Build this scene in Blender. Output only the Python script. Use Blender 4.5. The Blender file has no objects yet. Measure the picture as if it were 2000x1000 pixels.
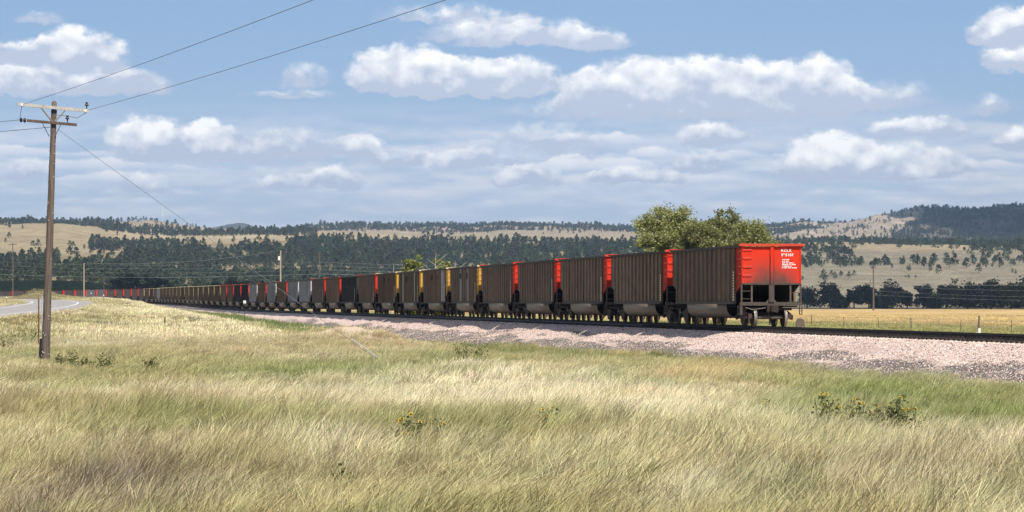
import bpy, math, random
import numpy as np
from mathutils import Vector, Matrix

R = math.radians
rng = np.random.default_rng(7)
random.seed(7)
scene = bpy.context.scene
COL = scene.collection

# ------------------------------------------------------------------ camera, sky, sun, exposure
F = 5527.0            # focal length in photo pixels (2000 px wide)
EYE = 1.2             # lens height above the rail head (rail head is z = 0 near the camera)
cam_d = bpy.data.cameras.new('camera'); cam = bpy.data.objects.new('camera', cam_d); COL.objects.link(cam)
cam_d.sensor_width = 36.0; cam_d.lens = 36.0 * F / 2000.0
cam_d.shift_y = 0.045; cam_d.clip_start = 0.5; cam_d.clip_end = 60000.0
cam.location = (0, 0, EYE); cam.rotation_euler = (R(90), 0, 0)
scene.camera = cam

SUN_DIR = Vector((0.27, -0.55, 0.79)).normalized()     # towards the sun
SUN_EL = math.asin(SUN_DIR.z); SUN_AZ = math.atan2(SUN_DIR.x, SUN_DIR.y)
sun_d = bpy.data.lights.new('sun', 'SUN'); sun = bpy.data.objects.new('sun', sun_d); COL.objects.link(sun)
sun_d.energy = 4.4; sun_d.angle = R(0.53); sun_d.color = (1.0, 0.955, 0.88)
sun.rotation_euler = (-SUN_DIR).to_track_quat('-Z', 'Y').to_euler()
sun.location = (60, -100, 200)

scene.view_settings.view_transform = 'Standard'; scene.view_settings.look = 'None'
scene.view_settings.gamma = 1.0; scene.view_settings.use_curve_mapping = False
scene.view_settings.exposure = 0.5
scene.cycles.max_bounces = 6; scene.cycles.diffuse_bounces = 3; scene.cycles.glossy_bounces = 2
scene.cycles.transmission_bounces = 3; scene.cycles.transparent_max_bounces = 6; scene.cycles.volume_bounces = 0
scene.cycles.use_denoising = True
try:
    scene.cycles.denoiser = 'OPENIMAGEDENOISE'; scene.cycles.denoising_prefilter = 'NONE'; scene.cycles.denoising_input_passes = 'RGB_ALBEDO_NORMAL'
except Exception: pass
scene.cycles.use_adaptive_sampling = True

# ------------------------------------------------------------------ node expression helper
class S:
    """A socket (or number) with arithmetic, building Math nodes."""
    def __init__(self, nt, s): self.nt = nt; self.s = s
    def _m(self, op, *a, clamp=False):
        n = self.nt.nodes.new('ShaderNodeMath'); n.operation = op; n.use_clamp = clamp
        for i, v in enumerate(a):
            if isinstance(v, S): self.nt.links.new(v.s, n.inputs[i])
            else: n.inputs[i].default_value = v
        return S(self.nt, n.outputs[0])
    def __add__(self, o): return self._m('ADD', self, o)
    __radd__ = __add__
    def __sub__(self, o): return self._m('SUBTRACT', self, o)
    def __rsub__(self, o): return self._m('SUBTRACT', o, self)
    def __mul__(self, o): return self._m('MULTIPLY', self, o)
    __rmul__ = __mul__
    def __truediv__(self, o): return self._m('DIVIDE', self, o)
    def mx(self, o): return self._m('MAXIMUM', self, o)
    def mn(self, o): return self._m('MINIMUM', self, o)
    def pw(self, o): return self._m('POWER', self, o)
    def ab(self): return self._m('ABSOLUTE', self)
    def sq(self): return self._m('SQRT', self)
    def exp(self): return self._m('EXPONENT', self)
    def clamp(self): return self._m('ADD', self, 0.0, clamp=True)
    def step(self, a, b):                    # smoothstep a..b
        n = self.nt.nodes.new('ShaderNodeMapRange'); n.interpolation_type = 'SMOOTHSTEP'; n.clamp = True
        self.nt.links.new(self.s, n.inputs[0]); n.inputs[1].default_value = a; n.inputs[2].default_value = b
        return S(self.nt, n.outputs[0])
def comb(nt, x, y, z=0.0):
    n = nt.nodes.new('ShaderNodeCombineXYZ')
    for i, v in enumerate((x, y, z)):
        if isinstance(v, S): nt.links.new(v.s, n.inputs[i])
        else: n.inputs[i].default_value = v
    return S(nt, n.outputs[0])
def sep(nt, v):
    n = nt.nodes.new('ShaderNodeSeparateXYZ'); nt.links.new(v.s, n.inputs[0])
    return [S(nt, o) for o in n.outputs]
def vmath(nt, op, *a):
    n = nt.nodes.new('ShaderNodeVectorMath'); n.operation = op
    for i, v in enumerate(a):
        if isinstance(v, S): nt.links.new(v.s, n.inputs[i])
        else: n.inputs[i].default_value = v
    return S(nt, n.outputs[0])
def noise(nt, vec, scale, detail=4, rough=0.55, color=False):
    n = nt.nodes.new('ShaderNodeTexNoise'); n.inputs['Scale'].default_value = scale
    n.inputs['Detail'].default_value = detail; n.inputs['Roughness'].default_value = rough
    if vec is not None: nt.links.new(vec.s, n.inputs['Vector'])
    return S(nt, n.outputs[1 if color else 0])
def voronoi(nt, vec, scale, feature='F1'):
    n = nt.nodes.new('ShaderNodeTexVoronoi'); n.inputs['Scale'].default_value = scale; n.feature = feature
    if vec is not None: nt.links.new(vec.s, n.inputs['Vector'])
    return S(nt, n.outputs['Distance']), S(nt, n.outputs['Color'])
def mix(nt, f, a, b, mode='MIX'):
    n = nt.nodes.new('ShaderNodeMix'); n.data_type = 'RGBA'; n.blend_type = mode
    for sock, v in ((n.inputs[0], f), (n.inputs[6], a), (n.inputs[7], b)):
        if isinstance(v, S): nt.links.new(v.s, sock)
        elif isinstance(v, (tuple, list)): sock.default_value = (*v[:3], 1.0)
        else: sock.default_value = v
    return S(nt, n.outputs[2])
def coord(nt, kind='Object'):
    n = nt.nodes.new('ShaderNodeTexCoord'); return S(nt, n.outputs[kind])
def wpos(nt):
    n = nt.nodes.new('ShaderNodeNewGeometry'); return S(nt, n.outputs['Position'])
def orandom(nt):
    n = nt.nodes.new('ShaderNodeObjectInfo'); return S(nt, n.outputs['Random'])
def attr(nt, name, kind='GEOMETRY', fac=False):
    n = nt.nodes.new('ShaderNodeAttribute'); n.attribute_name = name; n.attribute_type = kind
    return S(nt, n.outputs['Fac' if fac else 'Color'])
def material(name):
    m = bpy.data.materials.new(name); m.use_nodes = True; nt = m.node_tree
    b = nt.nodes['Principled BSDF']; b.inputs['Specular IOR Level'].default_value = 0.25
    b.inputs['Roughness'].default_value = 0.8
    return m, nt, b
def setc(nt, sock, v):
    if isinstance(v, S): nt.links.new(v.s, sock)
    elif isinstance(v, (tuple, list)): sock.default_value = (*v[:3], 1.0)
    else: sock.default_value = v
def bump(nt, b, h, strength=0.4, dist=0.05):
    n = nt.nodes.new('ShaderNodeBump'); n.inputs['Strength'].default_value = strength; n.inputs['Distance'].default_value = dist
    nt.links.new(h.s, n.inputs['Height']); nt.links.new(n.outputs[0], b.inputs['Normal'])
def simple(name, col, rough=0.7, metal=0.0, var=0.25, scale=6.0, spec=0.25):
    m, nt, b = material(name)
    n = noise(nt, coord(nt), scale, 4)
    r = orandom(nt)
    k = (n - 0.5) * (2 * var) + 1.0 + (r - 0.5) * var
    hs = nt.nodes.new('ShaderNodeHueSaturation'); hs.inputs['Color'].default_value = (*col, 1); nt.links.new(k.s, hs.inputs['Value'])
    nt.links.new(hs.outputs[0], b.inputs['Base Color'])
    b.inputs['Roughness'].default_value = rough; b.inputs['Metallic'].default_value = metal
    b.inputs['Specular IOR Level'].default_value = spec
    return m

# ------------------------------------------------------------------ sky with clouds
world = bpy.data.worlds.new('World'); scene.world = world; world.use_nodes = True
def build_sky():
    nt = world.node_tree; nt.nodes.clear()
    out = nt.nodes.new('ShaderNodeOutputWorld')
    sky = nt.nodes.new('ShaderNodeTexSky'); sky.sky_type = 'NISHITA'; sky.sun_disc = False
    sky.sun_elevation = SUN_EL; sky.sun_rotation = SUN_AZ
    sky.altitude = 1000; sky.air_density = 1.0; sky.dust_density = 0.5; sky.ozone_density = 2.0
    bg = nt.nodes.new('ShaderNodeBackground'); bg.inputs[1].default_value = SKY_STRENGTH
    nt.links.new(sky.outputs[0], bg.inputs[0])
    d = coord(nt, 'Generated'); x, y, z = sep(nt, d)
    az = S(nt, None); az = x._m('ARCTAN2', x, y); el = z._m('ARCSINE', z)
    U = az * 55.27; V = el * 55.27                        # units of 100 photo pixels: U right of centre, V above the horizon
    P = comb(nt, U, V)
    # turbulence: large lobes and small cauliflower edges
    w1 = noise(nt, comb(nt, U * 0.8, V * 1.3), 1.0, 2, 0.5, color=True)
    w2 = noise(nt, comb(nt, U, V * 1.15), 2.6, 7, 0.60, color=True)
    off = vmath(nt, 'ADD', vmath(nt, 'MULTIPLY', vmath(nt, 'SUBTRACT', w1, (0.5, 0.5, 0.5)), (0.9, 0.30, 0)),
                vmath(nt, 'MULTIPLY', vmath(nt, 'SUBTRACT', w2, (0.5, 0.5, 0.5)), (0.55, 0.34, 0)))
    Q = vmath(nt, 'ADD', P, off)
    clouds = CLOUDS
    sw = sq_ = None
    for (cx, base, rx, h, wgt, br) in clouds:
        cu = (cx - 1000) / 100.0; cv = (590 - base) / 100.0; ru = rx / 100.0; hv = h / 100.0
        L = vmath(nt, 'MULTIPLY_ADD', Q, (1 / ru, 1 / hv, 0), (-cu / ru, -cv / hv, 0))
        lx, ly, lz = sep(nt, L)
        vy = ly.mx(ly * -3.0)
        D = ((1.0 - lx * lx - vy * vy).mx(0.0)) * wgt
        qq = D * (ly * 0.9 + br)
        sw = D if sw is None else sw + D
        sq_ = qq if sq_ is None else sq_ + qq
    fine = noise(nt, comb(nt, U, V * 1.2), 2.4, 8, 0.60)
    lobe = noise(nt, comb(nt, U, V * 1.25, 4.0), 1.9, 4, 0.48)
    lobe_up = noise(nt, comb(nt, U - 0.10, V * 1.25 + 0.26, 4.0), 1.9, 4, 0.48)
    relief = lobe - lobe_up
    a1 = (sw + (fine - 0.5) * 1.5 * (sw * 2.5).clamp()).step(0.02, 0.44)
    q = sq_ / (sw + 0.001)
    # layered stratocumulus bands towards the horizon, all round
    bl = noise(nt, comb(nt, U * 0.34, V * 1.9, 3.1), 1.15, 6, 0.55)
    bl_up = noise(nt, comb(nt, U * 0.34, V * 1.9 + 0.26, 3.1), 1.15, 6, 0.55)
    band = V.step(0.6, 1.9) * (1.0 - V.step(2.9, 4.0))
    a2 = bl.step(0.34, 0.52) * band * 0.7
    # scattered cumulus over the rest of the dome
    zz = z.mx(0.02) + 0.06
    up = noise(nt, comb(nt, x / zz, y / zz, 1.7), 1.3, 7, 0.58)
    a3 = up.step(0.50, 0.66) * el.step(0.115, 0.22)
    side = noise(nt, comb(nt, U * 0.5, V * 1.2, 7.7), 0.55, 7, 0.58).step(0.52, 0.64) * U.ab().step(10.5, 13.0) * V.step(1.5, 3.0) * (1.0 - V.step(6, 12))
    lit = ((q - 0.30) * 1.45 + relief * 2.0 + (fine - 0.5) * 0.35).clamp()
    lit2 = ((bl - bl_up) * 3.0 + (fine - 0.5) * 0.5 + 0.36).clamp()
    veil = (1.0 - V.step(6.0, 26.0)) * 0.82
    c_veil = mix(nt, V.step(-0.3, 5.8), (0.64, 0.765, 0.92), (0.285, 0.455, 0.72))
    c_grey, c_white = (0.56, 0.63, 0.775), (1.16, 1.155, 1.14)
    c1 = mix(nt, lit, c_grey, c_white)
    c2 = mix(nt, lit2, (0.57, 0.67, 0.845), (1.02, 0.975, 0.98))
    def bgc(c):
        n = nt.nodes.new('ShaderNodeBackground'); n.inputs[1].default_value = CLOUD_GAIN
        setc(nt, n.inputs[0], c); return n.outputs[0]
    def mixs(f, a, b):
        n = nt.nodes.new('ShaderNodeMixShader'); nt.links.new(f.s, n.inputs[0]); nt.links.new(a, n.inputs[1]); nt.links.new(b, n.inputs[2]); return n.outputs[0]
    sh = mixs(veil, bg.outputs[0], bgc(c_veil))
    sh = mixs(a3.mx(side), sh, bgc((0.80, 0.82, 0.86)))
    sh = mixs(a2, sh, bgc(c2))
    # rows of flat based cumulus receding to the horizon, all round
    for base, H, sc, thr, st, sd in ROWS:
        vb = (590 - base) / 100.0
        wob = noise(nt, comb(nt, U * .35, sd * 3.3), 1.0, 2) * .10
        n = noise(nt, comb(nt, U * sc, V * sc * 1.15, sd), 1.0, 7, .56)
        m = noise(nt, comb(nt, U * sc * .30, sd * 5.1, 2.0), 1.0, 3)
        dv = V - vb - wob
        top = ((m - thr) * 2.6).mx(0.0) * H + (n - .5) * H * 1.5
        al = (top - dv).step(0.0, .07) * dv.step(-.07, .05) * (m - thr).step(-.02, .08) * st
        lt = (dv / (H * .9) + (n - .5) * 1.2 + .12).clamp()
        sh = mixs(al, sh, bgc(mix(nt, lt, (0.62, 0.705, 0.87), (1.14, 1.11, 1.09))))
    sh = mixs(a1, sh, bgc(c1))
    nt.links.new(sh, out.inputs[0])
# rows of low cumulus: base row, height (100 px), frequency, threshold, opacity, seed
ROWS = [(425, .22, 1.5, .46, .45, 1.3), (405, .26, 1.35, .45, .55, 2.7), (385, .30, 1.2, .43, .65, 4.1), (362, .36, 1.05, .42, .8, 5.9), (338, .40, .95, .42, .85, 7.7), (312, .44, .85, .43, .9, 9.2), (288, .46, .8, .46, .85, 11.4)]
SKY_STRENGTH = 0.065; CLOUD_GAIN = 0.77
# cumulus: centre x, base y, half width, height (photo pixels at this lens), weight, base brightness
CLOUDS = [
    (1230, 200, 150, 95, 1.0, .25), (1330, 200, 190, 100, 1.0, .2), (1440, 200, 160, 92, 1.0, .28), (1590, 200, 125, 95, 1.0, .25), (1690, 205, 60, 40, .7, .2),
    (790, 165, 125, 85, 1.0, .3), (900, 172, 190, 66, .9, .25), (1010, 172, 120, 65, .7, .25),
    (1330, 222, 420, 40, .55, .05), (850, 180, 160, 22, .6, .05),
    (1010, 80, 230, 50, .55, .2), (880, 40, 180, 38, .4, .12), (1130, 90, 120, 36, .5, .12),
    (160, 128, 120, 74, .9, .2), (70, 125, 130, 46, .7, .12), (40, 178, 150, 56, .9, .25), (220, 180, 150, 48, .6, .12),
    (300, 296, 100, 72, 1.0, .3), (410, 296, 90, 66, 1.0, .28), (560, 300, 130, 58, .6, .12), (700, 300, 60, 38, .8, .3),
    (1395, 274, 95, 44, .8, .2), (1620, 338, 130, 84, 1.0, .42), (1740, 340, 170, 60, .8, .3), (1790, 266, 125, 40, .7, .2),
    (1975, 288, 60, 42, .7, .2), (1965, 84, 90, 72, .85, .2), (1975, 138, 75, 46, .7, .18), (1915, 218, 50, 34, .4, .1),
    (590, 164, 70, 44, .4, .15), (570, 192, 120, 18, .3, .05), (90, 54, 60, 26, .35, .05), (1720, 205, 130, 50, .35, .08),
    (1360, 326, 90, 44, .6, .2), (1240, 352, 110, 30, .7, .3), (1020, 352, 90, 34, .7, .3), (860, 318, 190, 34, .6, .25),
    (650, 360, 60, 42, .7, .35), (560, 366, 90, 30, .5, .2), (60, 345, 60, 42, .5, .2), (280, 370, 80, 42, .5, .25), (1080, 290, 160, 60, .4, .15),
    (-250, 200, 220, 90, .9, .25), (2250, 250, 220, 110, .9, .25),
]
build_sky()
# ------------------------------------------------------------------ mesh helpers
def link(o, parent=None):
    COL.objects.link(o)
    if parent is not None: o.parent = parent
    return o
def tag(o, label=None, cat=None, group=None, kind=None):
    if label: o['label'] = label
    if cat: o['category'] = cat
    if group: o['group'] = group
    if kind: o['kind'] = kind
    return o
def empty(name, loc=(0, 0, 0), rz=0.0, parent=None):
    o = bpy.data.objects.new(name, None); o.location = loc; o.rotation_euler = (0, 0, rz); o.empty_display_size = 0.2
    return link(o, parent)
def mesh_np(name, V, Fc, mats=(), smooth=False, midx=None):
    me = bpy.data.meshes.new(name)
    V = np.asarray(V, dtype=np.float32); Fc = np.asarray(Fc, dtype=np.int32)
    k = Fc.shape[1]
    me.vertices.add(len(V)); me.vertices.foreach_set('co', V.ravel())
    me.loops.add(Fc.size); me.loops.foreach_set('vertex_index', Fc.ravel())
    me.polygons.add(len(Fc)); me.polygons.foreach_set('loop_start', np.arange(0, Fc.size, k, dtype=np.int32))
    me.polygons.foreach_set('loop_total', np.full(len(Fc), k, dtype=np.int32))
    if smooth: me.polygons.foreach_set('use_smooth', np.ones(len(Fc), dtype=bool))
    if midx is not None: me.polygons.foreach_set('material_index', np.asarray(midx, dtype=np.int32))
    for m in mats: me.materials.append(m)
    me.update(); me.validate(); return me
def obj(name, me, parent=None, loc=None):
    o = bpy.data.objects.new(name, me)
    if loc is not None: o.location = loc
    return link(o, parent)
class MB:
    """collects boxes, prisms and tubes into ONE mesh"""
    def __init__(s): s.v = []; s.f = []
    def box(s, x0, x1, y0, y1, z0, z1):
        b = len(s.v)
        s.v += [(x0, y0, z0), (x1, y0, z0), (x1, y1, z0), (x0, y1, z0), (x0, y0, z1), (x1, y0, z1), (x1, y1, z1), (x0, y1, z1)]
        s.f += [[b + i for i in q] for q in ((3, 2, 1, 0), (4, 5, 6, 7), (0, 1, 5, 4), (1, 2, 6, 5), (2, 3, 7, 6), (3, 0, 4, 7))]
        return s
    def prism(s, pts, axis, a, b):
        """polygon pts (2D) extruded along axis 'x','y' or 'z' from a to b"""
        n = len(pts); o = len(s.v)
        def P(p, t): return {'x': (t, p[0], p[1]), 'y': (p[0], t, p[1]), 'z': (p[0], p[1], t)}[axis]
        s.v += [P(p, a) for p in pts] + [P(p, b) for p in pts]
        s.f.append([o + i for i in range(n)][::-1]); s.f.append([o + n + i for i in range(n)])
        for i in range(n): j = (i + 1) % n; s.f.append([o + i, o + j, o + n + j, o + n + i])
        return s
    def tube(s, pts, r, n=6, caps=True):
        pts = [Vector(p) for p in pts]; rr = r if isinstance(r, (list, tuple)) else [r] * len(pts); o = len(s.v)
        for i, p in enumerate(pts):
            t = (pts[min(i + 1, len(pts) - 1)] - pts[max(i - 1, 0)]).normalized()
            a = Vector((0, 0, 1)) if abs(t.z) < 0.9 else Vector((1, 0, 0))
            u = t.cross(a).normalized(); w = t.cross(u)
            for k in range(n):
                an = 2 * math.pi * k / n; s.v.append(tuple(p + (u * math.cos(an) + w * math.sin(an)) * rr[i]))
        for i in range(len(pts) - 1):
            for k in range(n):
                k2 = (k + 1) % n; s.f.append([o + i * n + k, o + i * n + k2, o + (i + 1) * n + k2, o + (i + 1) * n + k])
        if caps:
            s.f.append([o + k for k in range(n)][::-1]); s.f.append([o + (len(pts) - 1) * n + k for k in range(n)])
        return s
    def lathe(s, prof, axis, c, n=20):
        """closed profile [(r, t)] turned about an axis through c"""
        o = len(s.v); m = len(prof)
        for k in range(n):
            an = 2 * math.pi * k / n; ca, sa = math.cos(an), math.sin(an)
            for r, t in prof:
                s.v.append({'y': (c[0] + r * ca, c[1] + t, c[2] + r * sa), 'z': (c[0] + r * ca, c[1] + r * sa, c[2] + t), 'x': (c[0] + t, c[1] + r * ca, c[2] + r * sa)}[axis])
        for k in range(n):
            k2 = (k + 1) % n
            for i in range(m - 1): s.f.append([o + k * m + i, o + k * m + i + 1, o + k2 * m + i + 1, o + k2 * m + i])
        return s
    def mesh(s, name, mat, smooth=False):
        me = bpy.data.meshes.new(name); me.from_pydata(s.v, [], s.f)
        for m in (mat if isinstance(mat, (list, tuple)) else [mat]): me.materials.append(m)
        if smooth: me.polygons.foreach_set('use_smooth', [True] * len(me.polygons))
        me.update(); return me
    def build(s, name, mat, parent=None, loc=None, smooth=False): return obj(name, s.mesh(name, mat, smooth), parent, loc)

# ------------------------------------------------------------------ numpy value noise
_perm = np.random.default_rng(3).random((257, 257)).astype(np.float64)
def vnoise(x, y):
    xi = np.floor(x).astype(int); yi = np.floor(y).astype(int); fx = x - xi; fy = y - yi
    fx = fx * fx * (3 - 2 * fx); fy = fy * fy * (3 - 2 * fy); a, b, c, d = xi % 256, (xi + 1) % 256, yi % 256, (yi + 1) % 256
    return (_perm[a, c] * (1 - fx) + _perm[b, c] * fx) * (1 - fy) + (_perm[a, d] * (1 - fx) + _perm[b, d] * fx) * fy
def fbm(x, y, o=4):
    s = 0; a = 0.5; t = 0
    for i in range(o): s = s + a * vnoise(x * 2 ** i + 17 * i, y * 2 ** i + 31 * i); t += a; a *= 0.5
    return s / t                                    # 0..1, mean 0.5
def sst(a, b, x):
    t = np.clip((x - a) / (b - a), 0, 1); return t * t * (3 - 2 * t)

# ------------------------------------------------------------------ the line of the track
HEAD = math.atan(0.1725)                              # straight part runs this far left of the view axis
C0 = np.array([12.67, 138.27])                        # track centre under the rear end of the last car
PITCH = 16.18; S_CURVE = 615.0; R_CURVE = 860.0
def heading(s):                                       # angle left of +Y
    return HEAD + np.clip((np.asarray(s, float) - S_CURVE) / R_CURVE, 0, 1.2)
_ss = np.arange(-160, 1240, 1.0)
_h = heading(_ss); _px = np.cumsum(-np.sin(_h)); _py = np.cumsum(np.cos(_h)); _i0 = int(np.argmin(np.abs(_ss)))
_px += C0[0] - _px[_i0]; _py += C0[1] - _py[_i0]
_GY = [0, 441, 520, 650, 800, 1000, 1300]; _GZ = [0, 0, .19, .62, .92, 1.1, 1.2]
_pz = np.interp(_py, _GY, _GZ); _pz = np.convolve(np.pad(_pz, 40, 'edge'), np.ones(81) / 81, 'valid')
def track(s, lat=0.0):
    """world point at arc length s, lat metres to the LEFT of the centre line, rail-head height"""
    x = np.interp(s, _ss, _px); y = np.interp(s, _ss, _py); h = heading(s)
    return np.stack([x - lat * np.cos(h), y - lat * np.sin(h), np.interp(s, _ss, _pz)], -1)
def left_off(X, Y):
    xc = np.interp(Y, _py, _px); s = np.interp(Y, _py, _ss); return (xc - X) * np.cos(heading(s))

# ------------------------------------------------------------------ near terrain
FY = [-400, 0, 27, 60, 105, 150, 190, 232, 270, 330, 425, 500, 600, 700, 850, 1000, 1150]
FZ = [-.5, -.6, -.8, -.97, -1.18, -1.32, -1.22, -.85, -.35, .22, .82, 1.25, 1.65, 2.1, 2.2, 1.0, -1.6]
DY = [-400, 60, 120, 170, 250, 330, 400, 600, 800, 1000, 1200]; DZ = [-1.5, -1.5, -1.62, -2.0, -2.0, -1.7, -1.2, -.6, -.2, -.6, -1.6]
RY = [-400, 0, 120, 200, 270, 330, 425, 500, 600, 700, 800, 900, 1000]
RXr = [-38, -41.5, -43, -44.5, -48.9, -53.8, -64.8, -77, -99, -130, -170, -218, -275]      # right edge line of the road
RZ = [-.7, -.75, -.8, -.55, -.02, .27, .9, 1.3, 1.68, 2.15, 2.3, 2.3, 2.3]
def road_c(Y): return np.interp(Y, RY, RXr) - 3.75
def ground_z(X, Y, detail=True):
    X = np.asarray(X, float); Y = np.asarray(Y, float)
    off = left_off(X, Y)
    f = np.interp(Y, FY, FZ); d = np.interp(Y, DY, DZ)
    f = f - .55 * sst(175, 215, Y) * (1 - sst(400, 520, Y)) * (1 - sst(20, 48, off))
    z = d + (f - d) * sst(8.5, 18.0, off)
    z = np.where(off < 0, d + (-1.6 - d) * sst(4, 12, -off), z)
    far_left = sst(900, 1150, Y); z = z * (1 - far_left) + -1.6 * far_left
    if detail:
        amp = sst(9, 14, np.abs(off)) * np.where(off > 0, 1.0, 0.45)
        z = z + amp * ((fbm(X * .06 + 5, Y * .06, 3) - .5) * .5 + (fbm(X * .3, Y * .3 + 9, 2) - .5) * .12)
    # grassy spoil mound beyond the road and a low bank beside the ditch
    z = z + 2.3 * np.exp(-((X + 112) / 6.0) ** 2 - ((Y - 655) / 16.0) ** 2) * (0.8 + .5 * fbm(X * .4, Y * .1, 3))
    z = z + 1.05 * np.exp(-((X + 9.3 + (Y - 164) * .30) / 2.6) ** 2 - ((Y - 164) / 4.5) ** 2)
    # bed of the road
    rd = np.abs(X - road_c(Y)); rz = np.interp(Y, RY, RZ); w = 1 - sst(5.2, 11.0, rd)
    w = w * (1 - sst(850, 950, Y))
    return z * (1 - w) + (rz - 0.10) * w
def gz(x, y): return float(ground_z(np.array([x]), np.array([y]))[0])
def at(px, Y):                                   # ground point under photo column px at depth Y
    x = (px - 1000) * Y / F; return Vector((x, Y, gz(x, Y)))
def elev(py, Y): return EYE + (590 - py) * Y / F  # height seen at photo row py at depth Y
def depth_of(px, py):                             # where the sight line meets the near terrain
    Ys = np.concatenate([np.arange(12, 200, .5), np.arange(200, 900, 2.0)]); Xs = (px - 1000) * Ys / F
    rows = 590 - (ground_z(Xs, Ys) - EYE) * F / Ys
    k = int(np.argmax(rows <= py)); return float(Ys[k])

def spaced(a, b, fine, n, far):
    """fine spacing between a and b, growing outwards to far"""
    core = np.arange(a, b + 1e-6, fine); g = np.geomspace(fine, far - b, n); h = np.geomspace(fine, far + a, n) if a < 0 else None
    lo = (a - h)[::-1] if h is not None else (a - np.geomspace(fine, 400, 30))[::-1]
    return np.concatenate([lo, core, b + g])
def build_ground():
    xs = spaced(-90, 45, 1.0, 70, 9000.0); ys = np.concatenate([np.linspace(-800, -10, 30), np.arange(0, 420, 1.25), np.geomspace(421, 14000, 140)])
    X, Y = np.meshgrid(xs, ys); Z = ground_z(X, Y)
    nx, ny = len(xs), len(ys); i = np.arange(nx - 1)[None, :] + np.arange(ny - 1)[:, None] * nx
    Fc = np.stack([i, i + 1, i + nx + 1, i + nx], -1).reshape(-1, 4)
    me = mesh_np('ground', np.stack([X, Y, Z], -1).reshape(-1, 3), Fc, [M['ground']], True)
    o = obj('ground', me); tag(o, kind='structure')

def build_ground_material():
    m, nt, b = material('dry prairie soil and thatch')
    p = wpos(nt); x, y, z = sep(nt, p)
    n1 = noise(nt, p, 0.05, 4); n2 = noise(nt, p, 0.9, 5); n3 = noise(nt, p, 9.0, 4)
    near = mix(nt, n2.step(.35, .65), (0.15, 0.125, 0.06), (0.27, 0.21, 0.115))
    near = mix(nt, n1.step(.45, .65) * 0.5, near, (0.13, 0.14, 0.05))
    # hay field beyond the line: streaks along the sight of the plain
    st = noise(nt, comb(nt, x * 0.05, y * 0.012), 1.0, 5)
    hay = mix(nt, st.step(.35, .65), (0.40, 0.25, 0.095), (0.56, 0.41, 0.19))
    hay = mix(nt, noise(nt, comb(nt, x * .1, y * .03, 5.0), 1.0, 4).step(.56, .7) * .8, hay, (0.60, 0.50, 0.30))
    dr = x + 0.1725 * y - 36.5                   # metres right of the track
    green = (1.0 - (dr + (n1 - .5) * 60).step(50, 86)) * dr.step(3, 6)
    far = mix(nt, green * .85, hay, (0.28, 0.265, 0.105))
    k = dr.step(3.0, 8.0)
    sx = (x + 9.3 + (y - 164.0) * .30) * .32; sy = (y - 163.0) * .2; sand = ((sx * sx + sy * sy) * -1.0).exp() * 1.25 * (n2 + .4)
    ed = (((dr + 15.2) * .7) * ((dr + 15.2) * .7) * -1.0).exp() * y.step(195, 215)
    near = mix(nt, sand.mx(ed).clamp(), near, (0.56, 0.44, 0.33))
    c = mix(nt, k, near, far)
    c = mix(nt, (n3 - .5).ab() * .9, c, (0.1, 0.08, 0.05))
    nt.links.new(c.s, b.inputs['Base Color']); b.inputs['Roughness'].default_value = 0.95; b.inputs['Specular IOR Level'].default_value = 0.05
    bump(nt, b, n3 + n2 * 2.0, 0.6, 0.08)
    M['ground'] = m

# ------------------------------------------------------------------ ballast, ties, rails
def ballast_profile(): return [(-5.6, None), (-3.9, -1.05), (-2.15, -.30), (-1.75, -.22), (-.75, -.215), (.75, -.215), (1.75, -.22), (2.15, -.30), (3.9, -1.08), (5.9, None)]
def build_ballast():
    ss = np.concatenate([np.arange(-150, 160, .5), np.arange(160, 1200, 4.0)])
    lats = np.concatenate([np.linspace(-5.6, -2.2, 10), np.linspace(-2.1, 2.1, 13), np.linspace(2.25, 6.2, 26)])
    Sg, Lg = np.meshgrid(ss, lats, indexing='ij')
    P = track(Sg.ravel(), Lg.ravel()).reshape(len(ss), len(lats), 3)
    al = np.abs(Lg); drop = np.where(al < 1.15, .215, .285 + np.maximum(0, al - 1.95) * .48 + .02 * sst(1.7, 2.2, al))
    nz = (fbm(Sg * .35, Lg * .9, 3) - .5)
    rough = sst(1.7, 3.0, al)
    gully = np.clip(fbm(Sg * .09 + 40, Lg * .35, 3) - .56, 0, 1)
    z = P[..., 2] - drop + rough * (nz * .28 - gully * .9) + (fbm(Sg * 3.1, Lg * 3.3, 2) - .5) * .07
    P[..., 2] = z
    n, m = len(ss), len(lats); i = np.arange(m - 1)[None, :] + np.arange(n - 1)[:, None] * m
    Fc = np.stack([i, i + 1, i + m + 1, i + m], -1).reshape(-1, 4)
    o = obj('ballast_bed', mesh_np('ballast_bed', P.reshape(-1, 3), Fc, [M['ballast']], True)); tag(o, kind='structure')
def ballast_z(s, lat):
    al = abs(lat); return float(track(s, lat)[2]) - (.20 if al < 1.8 else .20 + max(0, al - 1.95) * .5 + .04)
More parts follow.
